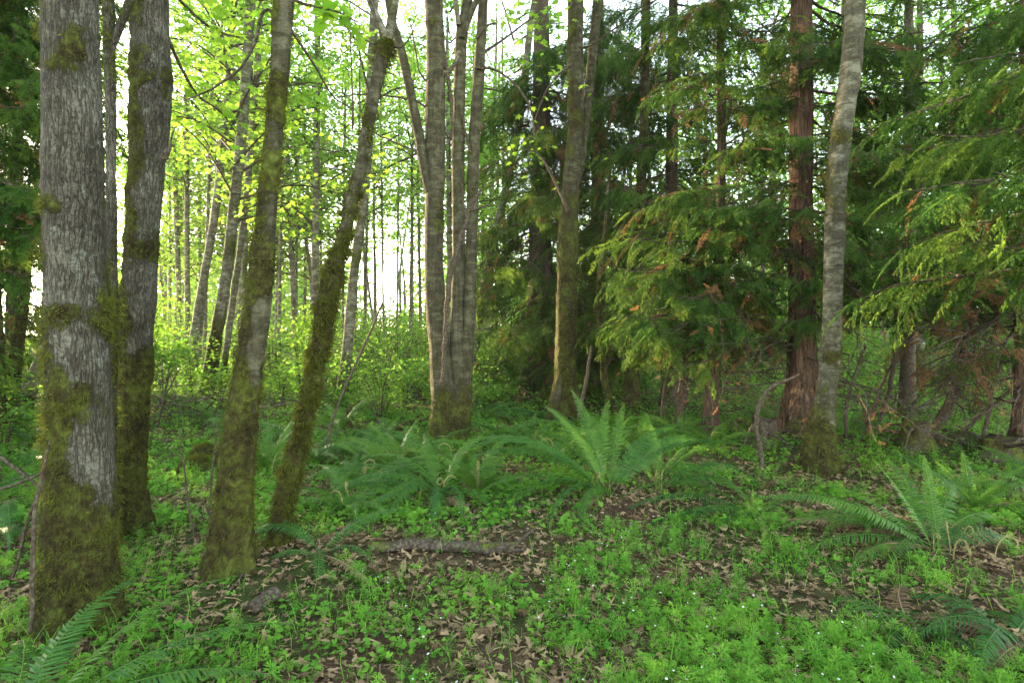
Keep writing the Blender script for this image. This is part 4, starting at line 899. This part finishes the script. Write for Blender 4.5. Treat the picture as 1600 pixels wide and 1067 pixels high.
# ================================================================== GROUND COVER
def ground_samples(n, Y0, Y1, g, pxr=(-260, 1860), bias=1.0):
    Y = Y0 + (Y1 - Y0) * g.random(n) ** bias; px = g.uniform(*pxr, n); x = (px - 800) / F * Y
    return x, Y, px, HZ + EYE * F / Y
BARE = [(690, 775, 120, 34, .75), (560, 770, 80, 34, .5), (960, 750, 160, 40, .8), (1110, 790, 110, 34, .8), (480, 740, 60, 30, .5), (500, 925, 85, 50, 1), (580, 985, 50, 22, .5), (905, 800, 110, 28, 1), (860, 850, 60, 26, .7), (1330, 905, 150, 70, 1), (1500, 980, 160, 110, 1.1), (985, 1030, 55, 40, 1), (310, 855, 45, 45, .8), (420, 900, 30, 60, .8),
        (1245, 745, 170, 36, 1.1), (720, 838, 90, 24, .9), (1175, 890, 40, 25, .6), (690, 880, 80, 14, .7), (40, 940, 60, 50, 1), (850, 960, 60, 20, .4), (760, 800, 70, 20, .8), (1420, 760, 160, 40, 1.0), (440, 1040, 80, 30, .6)]
def cover(px, py, x, y):
    b = np.zeros_like(px)
    for qx, qy, rx, ry, s in BARE: b = np.maximum(b, s * np.exp(-((px - qx) / rx) ** 2 - ((py - qy) / ry) ** 2))
    n = fbm2(x, y, 1.9, 4, 15)
    return np.clip(1.2 * sstep(.39, .59, n) + .15 + .3 * sstep(5, 7, y) - 1.1 * b, 0, 1)

def whorl_plant(g):
    """bedstraw: whorls of narrow leaves up a thin stem, unit height 1"""
    V, Fs = [], []
    def q(p, d, l, w, dn):
        n = np.cross(d, [0, 0, 1.]); n /= np.linalg.norm(n) + 1e-9; k = len(V)
        V.extend([p, p + d * l * .6 + n * w, p + d * l + np.array([0, 0, dn]), p + d * l * .6 - n * w]); Fs.append([k, k + 1, k + 2, k + 3])
    top = np.array([g.normal(0, .22), g.normal(0, .22), 1.0]); k = len(V)
    V.extend([np.array([-.012, 0, -.1]), np.array([.012, 0, -.1]), top + [.006, 0, 0], top - [.006, 0, 0]]); Fs.append([k, k + 1, k + 2, k + 3])
    for h, m, l in ((.35, 7, .34), (.66, 7, .40), (.88, 6, .32), (1.0, 6, .22)):
        a0 = g.uniform(0, 6.28)
        for i in range(m):
            a = a0 + i * 2 * pi / m + g.normal(0, .12); e = g.uniform(.05, .6) + (.5 if h == 1 else 0)
            q(top * h, np.array([cos(a) * cos(e), sin(a) * cos(e), sin(e)]), l * g.uniform(.8, 1.25), .022, -.06)
    return np.array(V), np.array(Fs)
def round_plant(g):
    """miner's lettuce: round leaves on short stalks, unit leaf radius ~.5"""
    V, Fs6, Fs4 = [], [], []
    for i in range(g.integers(2, 5)):
        a = g.uniform(0, 6.28); r = g.uniform(.3, 1.0); h = g.uniform(.7, 1.9); c = np.array([r * cos(a), r * sin(a), h]); s = g.uniform(.35, .62)
        t = g.normal(0, .28, 2); k = len(V); ang = np.array([-2.6, -1.9, -.9, 0, .9, 1.9, 2.6]) + a
        rad = np.array([.85, 1, .95, 1.2, .95, 1, .85]) * s
        for q, w in zip(ang, rad): V.append(c + [w * cos(q), w * sin(q), (t[0] * cos(q) + t[1] * sin(q)) * w + .10 * w])
        V.append(c + np.array([0, 0, -.03]))
        Fs6 += [[k + 7, k + j, k + j + 1] for j in range(6)]
        k = len(V); V.extend([[-.02, 0, -.2], [.02, 0, -.2], c + [.02, 0, -.04], c - [.02, 0, .04]]); Fs4.append([k, k + 1, k + 2]); Fs4.append([k, k + 2, k + 3])
    return np.array(V), np.array(Fs6 + Fs4)

def build_cover():
    g = np.random.default_rng(5); W = [whorl_plant(g) for _ in range(6)]; C = [round_plant(g) for _ in range(8)]
    G1, G2, G3 = Geo(), Geo(), Geo()
    def place(G, T, n, Y0, Y1, bias, smin, smax, pick, tilt=.2, thr=0.0):
        x, y, px, py = ground_samples(n, Y0, Y1, g, bias=bias); c = cover(px, py, x, y) * pick(px, py, x, y)
        k = g.random(n) < np.clip(c, thr, 1); x, y, px = x[k], y[k], px[k]; z = ground_z(x, y); m = len(x)
        Z = np.stack([g.normal(0, tilt, m), g.normal(0, tilt, m), np.ones(m)], 1); a = g.uniform(0, 6.28, m); X = np.stack([np.cos(a), np.sin(a), 0 * a], 1)
        # keep Z upright: swap so that Z stays exact
        Z /= np.linalg.norm(Z, axis=1)[:, None]; X = X - Z * (X * Z).sum(1)[:, None]; X /= np.linalg.norm(X, axis=1)[:, None]
        Mx = np.stack([X, np.cross(Z, X), Z], -1) * g.uniform(smin, smax, m)[:, None, None]
        tint = np.clip(.10 + .75 * fbm2(x, y, 2.4, 3, 33) + g.normal(0, .22, m), 0, 1); w = g.integers(len(T), size=m); P = np.stack([x, y, z], 1)
        for j, (v, f) in enumerate(T): G.inst(v, f, Mx[w == j], P[w == j], 0, tint[w == j])
    right = lambda px, py, x, y: np.clip(.25 + .9 * sstep(780, 1000, px) + .8 * sstep(.5, .62, fbm2(x, y, 1.1, 3, 51)), 0, 1.2)
    left = lambda px, py, x, y: np.clip(1.15 - .55 * sstep(850, 1000, px) * (fbm2(x, y, 1.1, 3, 51) > .45), 0, 1)
    place(G1, W, 17000, 1.7, 6.5, 1.25, .03, .13, right, tilt=.35)
    place(G1, W, 5000, 5.0, 11, 1.0, .10, .18, right)
    place(G2, C, 16000, 1.7, 6.0, 1.2, .010, .036, left)
    place(G2, C, 21000, 4.5, 12, 1.0, .025, .055, left)
    # taller leafy growth farther back
    def tall(n, Y0, Y1, h, s):
        x, y, px, py = ground_samples(n, Y0, Y1, g); c = sstep(.30, .55, fbm2(x, y, .8, 3, 71)) * np.where((py > 685) & (px > 215) & (px < 345), .1, 1)
        k = g.random(n) < c; x, y = x[k], y[k]; m = len(x); z = ground_z(x, y) + np.abs(g.normal(0, h, m)) * (.4 + 1.2 * fbm2(x, y, .9, 2, 81))
        G3.inst(*KITE, leaf_frames(m, .45, s * g.uniform(.6, 1.3, m), g), np.stack([x, y, z], 1), 0, np.clip(.15 + .6 * fbm2(x, y, .7, 3, 91) + g.normal(0, .16, m), 0, 1))
    tall(42000, 10.5, 19, .20, .075); tall(75000, 15, 50, .42, .13)
    # grass: thin arching blades, some dry
    G4 = Geo(); n = 16000; x, y, px, py = ground_samples(n, 1.7, 9, g, bias=1.2); k = g.random(n) < .15 + .85 * cover(px, py, x, y) * sstep(.4, .6, fbm2(x, y, 1.6, 3, 19)); x, y = x[k], y[k]; m = len(x)
    bl = np.array([[0, -.012, 0], [0, .012, 0], [.10, .011, .5], [.10, -.011, .5], [.36, .007, .85], [.36, -.007, .85], [.68, 0, .80]]); bf = np.array([[0, 1, 2, 3], [3, 2, 4, 5]])
    a = g.uniform(0, 6.28, m); Xv = np.stack([np.cos(a), np.sin(a), 0 * a], 1); Zv = np.stack([g.normal(0, .3, m), g.normal(0, .3, m), np.ones(m)], 1); Mx = basis(Xv, Zv, g.uniform(.05, .17, m)); P = np.stack([x, y, ground_z(x, y)], 1); tt = g.random(m)
    G4.inst(bl, bf, Mx, P, 0, tt); n0 = G4.n - m * 7; G4.G.setdefault((3, 0), []).append(n0 + np.arange(m)[:, None] * 7 + np.array([5, 4, 6]))
    single('grass', G4.mesh('grass', [M['clover']], smooth=True), 'thin arching grass blades among the low green leaves', 'grass', kind='stuff')
    single('bedstraw', G1.mesh('bedstraw', [M['clover']], smooth=False), 'bright green bedstraw with star shaped whorls of narrow leaves', 'ground cover', kind='stuff')
    single('round_leaf_cover', G2.mesh('round_leaf_cover', [M['clover']], smooth=True), 'low carpet of small round green leaves on the forest floor', 'ground cover', kind='stuff')
    single('undergrowth', G3.mesh('undergrowth', [M['shrub']], smooth=False), 'loose green undergrowth between the trees farther back', 'undergrowth', kind='stuff')
    # tiny white flowers
    n = 420; x, y, px, py = ground_samples(n, 1.8, 5, g, pxr=(550, 1400)); k = cover(px, py, x, y) > .5; x, y = x[k], y[k]; m = len(x)
    ang = np.arange(5) / 5 * 2 * pi; V = [[0, 0, 0]]; Fs = []
    for a in ang: j = len(V); V += [[.8 * cos(a - .4), .8 * sin(a - .4), .1], [1.05 * cos(a), 1.05 * sin(a), .15], [.8 * cos(a + .4), .8 * sin(a + .4), .1]]; Fs += [[0, j, j + 1], [0, j + 1, j + 2]]
    G = Geo(); G.inst(np.array(V), np.array(Fs), leaf_frames(m, .5, .0055 * g.uniform(.7, 1.2, m), g), np.stack([x, y, ground_z(x, y) + g.uniform(.06, .14, m)], 1), 0, g.random(m))
    single('small_flowers', G.mesh('small_flowers', [M['petal']], smooth=False), 'scattered tiny white flowers above the green carpet', 'flowers', kind='stuff')
build_cover()

def build_litter():
    g = np.random.default_rng(6); G = Geo()
    def crumpled():
        V, f = lobed(); V = V.copy(); V[1:, :2] *= g.uniform(.55, 1.15, (len(V) - 1, 1)); V[:, 1] *= g.uniform(.5, 1.0)
        a = g.uniform(0, pi); u = V[:, 0] * cos(a) + V[:, 1] * sin(a); q = -V[:, 0] * sin(a) + V[:, 1] * cos(a)
        k = g.uniform(1.0, 2.6) * g.choice([-1, 1, 1]); V[:, 2] += .35 * (1 - np.cos(u * k)) * g.uniform(.3, 1.5) + g.normal(0, .10, len(V)) + .25 * g.normal() * q * u
        V[:, 0] -= .15 * u ** 2 * g.random(); V[:, 2] -= V[:, 2].min() * .5; return V, f
    T = [crumpled() for _ in range(24)]
    def lay(n, Y0, Y1, bias, s0, s1, thr):
        x, y, px, py = ground_samples(n, Y0, Y1, g, bias=bias); k = g.random(n) < np.clip(1.25 - cover(px, py, x, y), thr, 1); x, y = x[k], y[k]; m = len(x)
        fr = leaf_frames(m, .38, g.uniform(s0, s1, m), g); w = g.integers(len(T), size=m); P = np.stack([x, y, ground_z(x, y) + g.uniform(.0, .03, m)], 1)
        tint = np.clip(g.beta(1.3, 1.4, m) + .25 * (fbm2(x, y, 1.5, 2, 8) - .5), 0, 1)
        for j, (v, f) in enumerate(T): G.inst(v, f, fr[w == j], P[w == j], 0, tint[w == j])
    lay(26000, 1.7, 7, 1.1, .018, .070, .55); lay(5000, 5, 13, 1.0, .05, .10, .25)
    n = 14000; x, y, px, py = ground_samples(n, 1.7, 7, g, bias=1.2)       # crumbs and needles
    b = np.array([[0, -.06, 0], [1, -.03, 0], [1, .04, .05], [0, .06, .03]])
    G.inst(b, np.array([[0, 1, 2, 3]]), leaf_frames(n, .3, g.uniform(.015, .07, n), g), np.stack([x, y, ground_z(x, y) + g.uniform(.004, .03, n)], 1), 0, g.random(n))
    single('leaf_litter', G.mesh('leaf_litter', [M['litter']], smooth=False), 'curled brown maple leaves littering the bare soil', 'leaf litter', kind='stuff')
build_litter()

# ================================================================== WOOD AND STONE ON THE FLOOR
def lump_mesh(name, rx, ry, rz, seed, mat, moss, freq=3.0, amp=.3, n=40):
    u = np.linspace(0, pi, n)[:, None]; a = (np.arange(n * 2) / (n * 2) * 2 * pi)[None]
    D = np.stack([np.sin(u) * np.cos(a), np.sin(u) * np.sin(a), np.cos(u) + 0 * a], -1).reshape(-1, 3)
    r = 1 + amp * (fbm(D * freq + seed, 4, seed) - .5) * 2
    V = D * r[:, None] * [rx, ry, rz]; m = n * 2
    i = np.arange(n - 1)[:, None] * m; j = np.arange(m)[None]; k = (j + 1) % m
    Fq = np.stack([i + j, i + m + j, i + m + k, i + k], -1).reshape(-1, 4)
    return V, Fq, D, np.clip(moss + (fbm(V * 5, 3, seed) - .5), 0, 1)
def moss_rock(px, py, rx, ry, rz, seed, label):
    b = og(px, py); V, Fq, D, mo = lump_mesh('rock', rx, ry, rz, seed, None, 1.0, 2.2, .22)
    t = thing('mossy_rock', label, 'rock', b, 'mossy rocks beside the path')
    part('stone', make_mesh('stone', V, [(Fq, 0)], [M['bark_maple']], {'moss': mo}), t)
    part('moss', moss_tufts(V + b, np.where(V[:, 2] > 0, 1., 0), D, 5000, .028, b, 9, .0, seed), t)
moss_rock(312, 734, .26, .2, .17, 3, 'low mossy rock, the nearer and wider of two'); moss_rock(322, 718, .22, .18, .20, 4, 'rounder mossy rock behind the wider one')

def log(name, pts, label, cat, mat='wood', moss=.25, Y=None, jit=.02, sub=(), group=None, lift=.6):
    """pts: (px, py on the ground, radius m)"""
    Q = []
    for px, py, r in pts:
        b = og(px, py); Q.append([*b[:2], b[2] + r * lift, r])
    S = smooth_path(np.array(Q), 10 * len(Q)); base = S[len(S) // 2, :3].copy(); base[2] -= S[len(S) // 2, 3]
    P = S[:, :3] - base; P = P + (np.stack([fbm(P * 6 + s * 3.3, 3, s) for s in range(3)], 1) - .5) * jit
    ns = 20 if max(p[2] for p in pts) > .02 else 7
    v, f = tube(P, S[:, 3] * (1 + .25 * (fbm(P * 8, 2, 4) - .5)), ns)
    d = v - np.repeat(P, ns, 0); rr = np.linalg.norm(d, axis=1)[:, None]
    v = v + d / (rr + 1e-6) * ((fbm(v * [22, 22, 22], 3, 12) - .5)[:, None] * .25 * rr)
    mo = np.clip(moss + (fbm(v * 4, 3, 3) - .5) * 1.5 + .3 * np.clip(d[:, 2] / (rr[:, 0] + 1e-6), 0, 1) * (moss > .1), 0, 1)
    caps = [(f, 0), (np.array([np.arange(ns)[::-1], np.arange(len(v) - ns, len(v))]), 0)]
    me = make_mesh('wood', v, caps, [M['bark_' + mat]], {'moss': mo})
    if not sub: return single(name, me, label, cat, group, loc=base)
    t = thing(name, label, cat, base, group); part('wood', me, t)
    for s in sub:
        C = np.array([[*q[:3], q[3]] for q in s]); Ss = smooth_path(C, 16); vv, ff = tube(Ss[:, :3] - base, Ss[:, 3], 6)
        part('twig', make_mesh('twig', vv, [(ff, 0)], [M['bark_wood']], {'moss': 0 * vv[:, 0]}), t)
    return t
def gp(px, py, dz, r): b = og(px, py); return (b[0], b[1], b[2] + dz, r)
log('fallen_log', [(578, 876, .034), (640, 868, .040), (700, 868, .042), (760, 872, .042), (806, 876, .038)], 'long fallen log with a grey weathered top below the dark fern', 'log', moss=.12, jit=.05, lift=1.0,
    sub=[[gp(795, 875, .03, .016), gp(812, 868, .07, .012), gp(834, 850, .10, .005)], [gp(790, 876, .03, .014), gp(815, 878, .05, .010), gp(838, 872, .04, .004)], [gp(770, 870, .04, .01), gp(800, 846, .05, .006), gp(838, 842, .05, .003)]])
log('log_stub', [(393, 972, .038), (412, 962, .040), (432, 950, .038)], 'short sawn log stub lying on dry leaves', 'log', moss=.1, jit=.01, lift=1.1)
for pts, label, mo in (([(352, 950, .008), (400, 905, .008), (450, 868, .007), (520, 815, .006)], 'long pale stick crossing the foot of the slender mossy stem', 0), ([(424, 992, .006), (452, 958, .006), (486, 922, .005)], 'straight grey stick on dry leaves right of the log stub', 0),
                       ([(275, 918, .006), (300, 910, .006), (326, 902, .004)], 'short grey stick left of the thick mossy trunk', 0), ([(772, 800, .011), (830, 800, .011), (888, 800, .009)], 'straight grey stick lying left of the biggest fern', 0),
                       ([(1345, 938, .005), (1380, 926, .005), (1412, 910, .004)], 'thin pale stick among dry leaves left of the fiddleheads', 0), ([(1282, 975, .004), (1296, 962, .004), (1312, 952, .003)], 'small dark stick in bedstraw at the lower right', 0),
                       ([(1280, 716, .014), (1220, 706, .012), (1160, 712, .008)], 'reddish root like stick at the foot of the red cedar', 0), ([(1395, 778, .016), (1450, 776, .016), (1520, 780, .012)], 'sunlit stick lying behind the upright pale fronds', .0)):
    log('stick', pts, label, 'stick', moss=mo, jit=.03, lift=1.4, group='sticks on the forest floor')
for pts, label, mo in (([(208, 694, .035), (250, 692, .04), (318, 690, .03)], 'mossy pole lying across the path between trunks', .5), ([(615, 678, .05), (645, 668, .05), (676, 660, .045)], 'mossy log sloping toward the foot of the triple tree', .45),
                       ([(733, 622, .07), (765, 622, .07), (800, 624, .07)], 'pale straight log behind the triple tree', .05), ([(1350, 648, .06), (1450, 640, .06), (1560, 636, .06)], 'old grey log lying in the shade behind the leaning cedar', .2)):
    log('fallen_log', pts, label, 'log', moss=mo, jit=.06, lift=1.2)
# leaning twigs and thin saplings
def wand(pts, Y, label, w=.02, sub=()):
    b = at(*pts[0][:2], Y); t = single('thin_sapling', limb_mesh('thin_sapling', pts, Y, b, M['bark_wood'], jitter=w, nseg=6), label, 'sapling', loc=b)
wand([(50, 985, 7), (51, 880, 7), (55, 800, 6), (66, 740, 5), (80, 690, 3)], 2.75, 'grey wand leaning against the left side of the broadest trunk')
wand([(22, 900, 5), (40, 830, 5), (62, 760, 4), (90, 700, 3)], 3.2, 'thin dark wand slanting up behind the grey wand')
wand([(316, 868, 3), (303, 830, 3), (294, 780, 3), (286, 720, 3), (283, 690, 3)], 4.0, 'thin upright sapling standing in the green path')
wand([(-40, 690, 6), (10, 722, 6), (45, 745, 5), (66, 764, 3)], 4.4, 'bare twig sloping down toward the broadest trunk')
wand([(-30, 768, 6), (20, 758, 5), (66, 738, 4)], 4.2, 'bare twig rising toward the broadest trunk')
wand([(328, 845, 4), (330, 760, 4), (336, 700, 3), (340, 660, 2)], 4.3, 'bare stem just left of the thick mossy trunk')
wand([(600, 470, 3), (560, 560, 4), (525, 640, 4), (510, 700, 5)][::-1], 7.0, 'thin dark arching stem right of the slender mossy stem')
wand([(925, 540, 5), (915, 600, 6), (905, 650, 7)][::-1], 9.6, 'thin pale stem just right of the straight alder')
# undergrowth stems and dead wood under the cedars
for i, (pts, Y) in enumerate(((([(1192, 765, 8), (1190, 720, 8), (1182, 660, 7), (1192, 620, 6), (1212, 600, 5), (1250, 585, 3)]), 6.3), ([(1325, 700, 6), (1322, 640, 6), (1335, 590, 5), (1352, 540, 4)], 8.0), ([(1350, 690, 5), (1370, 620, 5), (1400, 560, 4), (1440, 500, 3)], 8.2),
                              ([(1530, 720, 7), (1545, 640, 6), (1560, 560, 5), (1590, 500, 4)], 7.4), ([(1480, 700, 6), (1530, 650, 6), (1580, 610, 5)], 7.8), ([(1090, 690, 6), (1102, 640, 5), (1108, 580, 4)], 9.0), ([(1035, 660, 6), (1040, 600, 6), (1060, 540, 5), (1068, 500, 4)], 10.5), ([(1375, 660, 8), (1392, 600, 8), (1400, 520, 7), (1398, 420, 6)], 10.5))):
    wand(pts, Y, ['pale forked sapling at the foot of the red cedar', 'dark thin stem right of the pale blotched alder', 'second dark stem right of the blotched alder, leaning right', 'dark stem rising beside the right edge cedar', 'low dark stem slanting right under the leaning cedar',
                  'thin dark stem just right of the leaning thin cedar', 'dark stem left of the leaning thin cedar', 'straight dark stem deep behind the blotched alder'][i], .05)
def stump(px, py, r, h, label, roots=0, seed=0, moss=.4):  # noqa
    b = og(px, py); t = thing('stump' if not roots else 'root_clump', label, 'stump', b); n = 36; m = 24
    a = np.arange(m) / m * 2 * pi; z = np.linspace(-.1, h, n)
    P = np.stack([np.cos(a)[None] + 0 * z[:, None], np.sin(a)[None] + 0 * z[:, None], 0 * a[None] + z[:, None]], -1)
    rr = r * (1 + .5 * np.exp(-np.clip(z, 0, 9) / .12))[:, None] * (1 + .15 * np.sin(3 * a + seed))[None]
    P[..., :2] *= rr[..., None]; P[-1, :, 2] += .04 * np.sin(a * 3 + seed) + .02 * np.sin(a * 7); V = P.reshape(-1, 3)
    V = V + (np.stack([fbm(V * 9 + s * 5, 3, seed + s) for s in range(3)], 1) - .5) * r * .5
    i = np.arange(n - 1)[:, None] * m; j = np.arange(m)[None]; k = (j + 1) % m
    Fq = np.stack([i + j, i + k, i + m + k, i + m + j], -1).reshape(-1, 4)
    part('wood', make_mesh('wood', V, [(Fq, 0), (np.arange((n - 1) * m, n * m)[None], 0)], [M['bark_wood']], {'moss': np.clip(moss + (fbm(V * 5, 3, 2) - .5) * 1.6, 0, 1)}), t)
    g = np.random.default_rng(seed + 5)
    for i in range(roots):
        an = g.uniform(0, 6.28); L = g.uniform(.3, .7); C = [[0, 0, h * .6, .03], [L * .5 * cos(an), L * .5 * sin(an), h * g.uniform(.2, 1.1), .022], [L * cos(an), L * sin(an), g.uniform(-.02, .35), .008]]
        S = smooth_path(np.array(C), 14); v, f = tube(S[:, :3], S[:, 3], 6); part('root', make_mesh('root', v, [(f, 0)], [M['bark_wood']], {'moss': np.full(len(v), .3)}), t)
stump(646, 628, .16, .36, 'small broken stump in the green clearing left of the triple tree', 0, 1)
stump(1192, 702, .15, .34, 'mossy rotten stump just left of the red cedar', 4, 2, .5)
stump(1430, 712, .15, .34, 'dark root clump at the foot of the leaning cedar', 9, 3, .7)
stump(1560, 722, .17, .22, 'low dark root mound near the right edge cedar', 7, 4, .7)
stump(545, 672, .05, .38, 'thin mossy broken snag right of the slender stem', 0, 6, .9)
# brush pile on the left
bp_ = og(262, 672); t = thing('brush_pile', 'tangle of dead grey branches behind the path', 'brush pile', bp_)
for i in range(26):
    part('dead_twig', TWIG[rng.integers(3)], t, loc=(rng.normal(0, .55), rng.normal(.2, .45), rng.uniform(.1, .6)), rot=(rng.uniform(0, 6), rng.uniform(-.6, .5), rng.uniform(0, 6.28)), sc=rng.uniform(.7, 1.5))
for i, (px, py) in enumerate(((235, 655), (300, 662))):
    part('dead_twig', TWIG[i], t, loc=(rng.normal(0, .8), rng.normal(0, .5), .2), rot=(0, -.9, rng.uniform(0, 6)), sc=1.6)
name_by_gap()

# ================================================================== LIGHT, SKY, CAMERA
w = bpy.data.worlds.new('World'); scene.world = w; w.use_nodes = True; nt = w.node_tree; nt.nodes.clear(); b = NB(nt)
sky = b.n('ShaderNodeTexSky', sky_type='NISHITA'); sky.sun_disc = False; sky.sun_elevation = R(SUN_EL); sky.sun_rotation = R(SUN_AZ % 360); sky.air_density = 1.0; sky.dust_density = .8; sky.ozone_density = .6
bg = b.n('ShaderNodeBackground'); bg.inputs[1].default_value = .15; hs = b.n('ShaderNodeHueSaturation'); hs.inputs['Saturation'].default_value = .62; b.l(sky.outputs[0], hs.inputs['Color']); b.l(hs.outputs[0], bg.inputs[0]); b.l(bg.outputs[0], b.n('ShaderNodeOutputWorld').inputs[0])
# the pale air between the trees
hm, hn = mat_new('pale_air'); hb = NB(hn); pv = hb.n('ShaderNodeVolumePrincipled'); pv.inputs['Color'].default_value = (.95, .97, 1, 1); pv.inputs['Density'].default_value = .0004; pv.inputs['Anisotropy'].default_value = .3
hb.l(pv.outputs[0], hb.n('ShaderNodeOutputMaterial').inputs['Volume'])
hx, hy0, hy1, hz0, hz1 = 520., -20., 530., -2.5, 24.
hv = np.array([[x, y, z] for z in (hz0, hz1) for x, y in ((-hx, hy0), (hx, hy0), (hx, hy1), (-hx, hy1))])
single('haze', make_mesh('haze', hv, [(np.array([[3, 2, 1, 0], [4, 5, 6, 7], [0, 1, 5, 4], [1, 2, 6, 5], [2, 3, 7, 6], [3, 0, 4, 7]]), 0)], [hm], smooth=False), 'thin pale evening haze hanging between the trees', 'haze', kind='stuff')
from mathutils import Vector
ld = bpy.data.lights.new('sun', 'SUN'); ld.energy = 2.6; ld.angle = R(.5); ld.color = (1, .74, .44)
lo = link(bpy.data.objects.new('sun', ld))
dirv = Vector((sin(R(SUN_AZ)) * cos(R(SUN_EL)), cos(R(SUN_AZ)) * cos(R(SUN_EL)), sin(R(SUN_EL))))
lo.rotation_euler = (-dirv).to_track_quat('-Z', 'Y').to_euler(); lo.location = dirv * 100
cd = bpy.data.cameras.new('camera'); cd.sensor_width = 36; cd.lens = 36 * F / 1600; cd.clip_end = 3000; cd.clip_start = .05
cam = link(bpy.data.objects.new('camera', cd)); cam.location = (0, 0, EYE); cam.rotation_euler = (R(90), 0, 0); scene.camera = cam
vs = scene.view_settings; vs.view_transform = 'Standard'; vs.look = 'None'; vs.exposure = 4.02; vs.gamma = 1
scene.display_settings.display_device = 'sRGB'
c = scene.cycles; c.max_bounces = 7; c.diffuse_bounces = 5; c.glossy_bounces = 2; c.transmission_bounces = 5; c.volume_bounces = 0; c.use_denoising = True; c.sample_clamp_indirect = 2.5
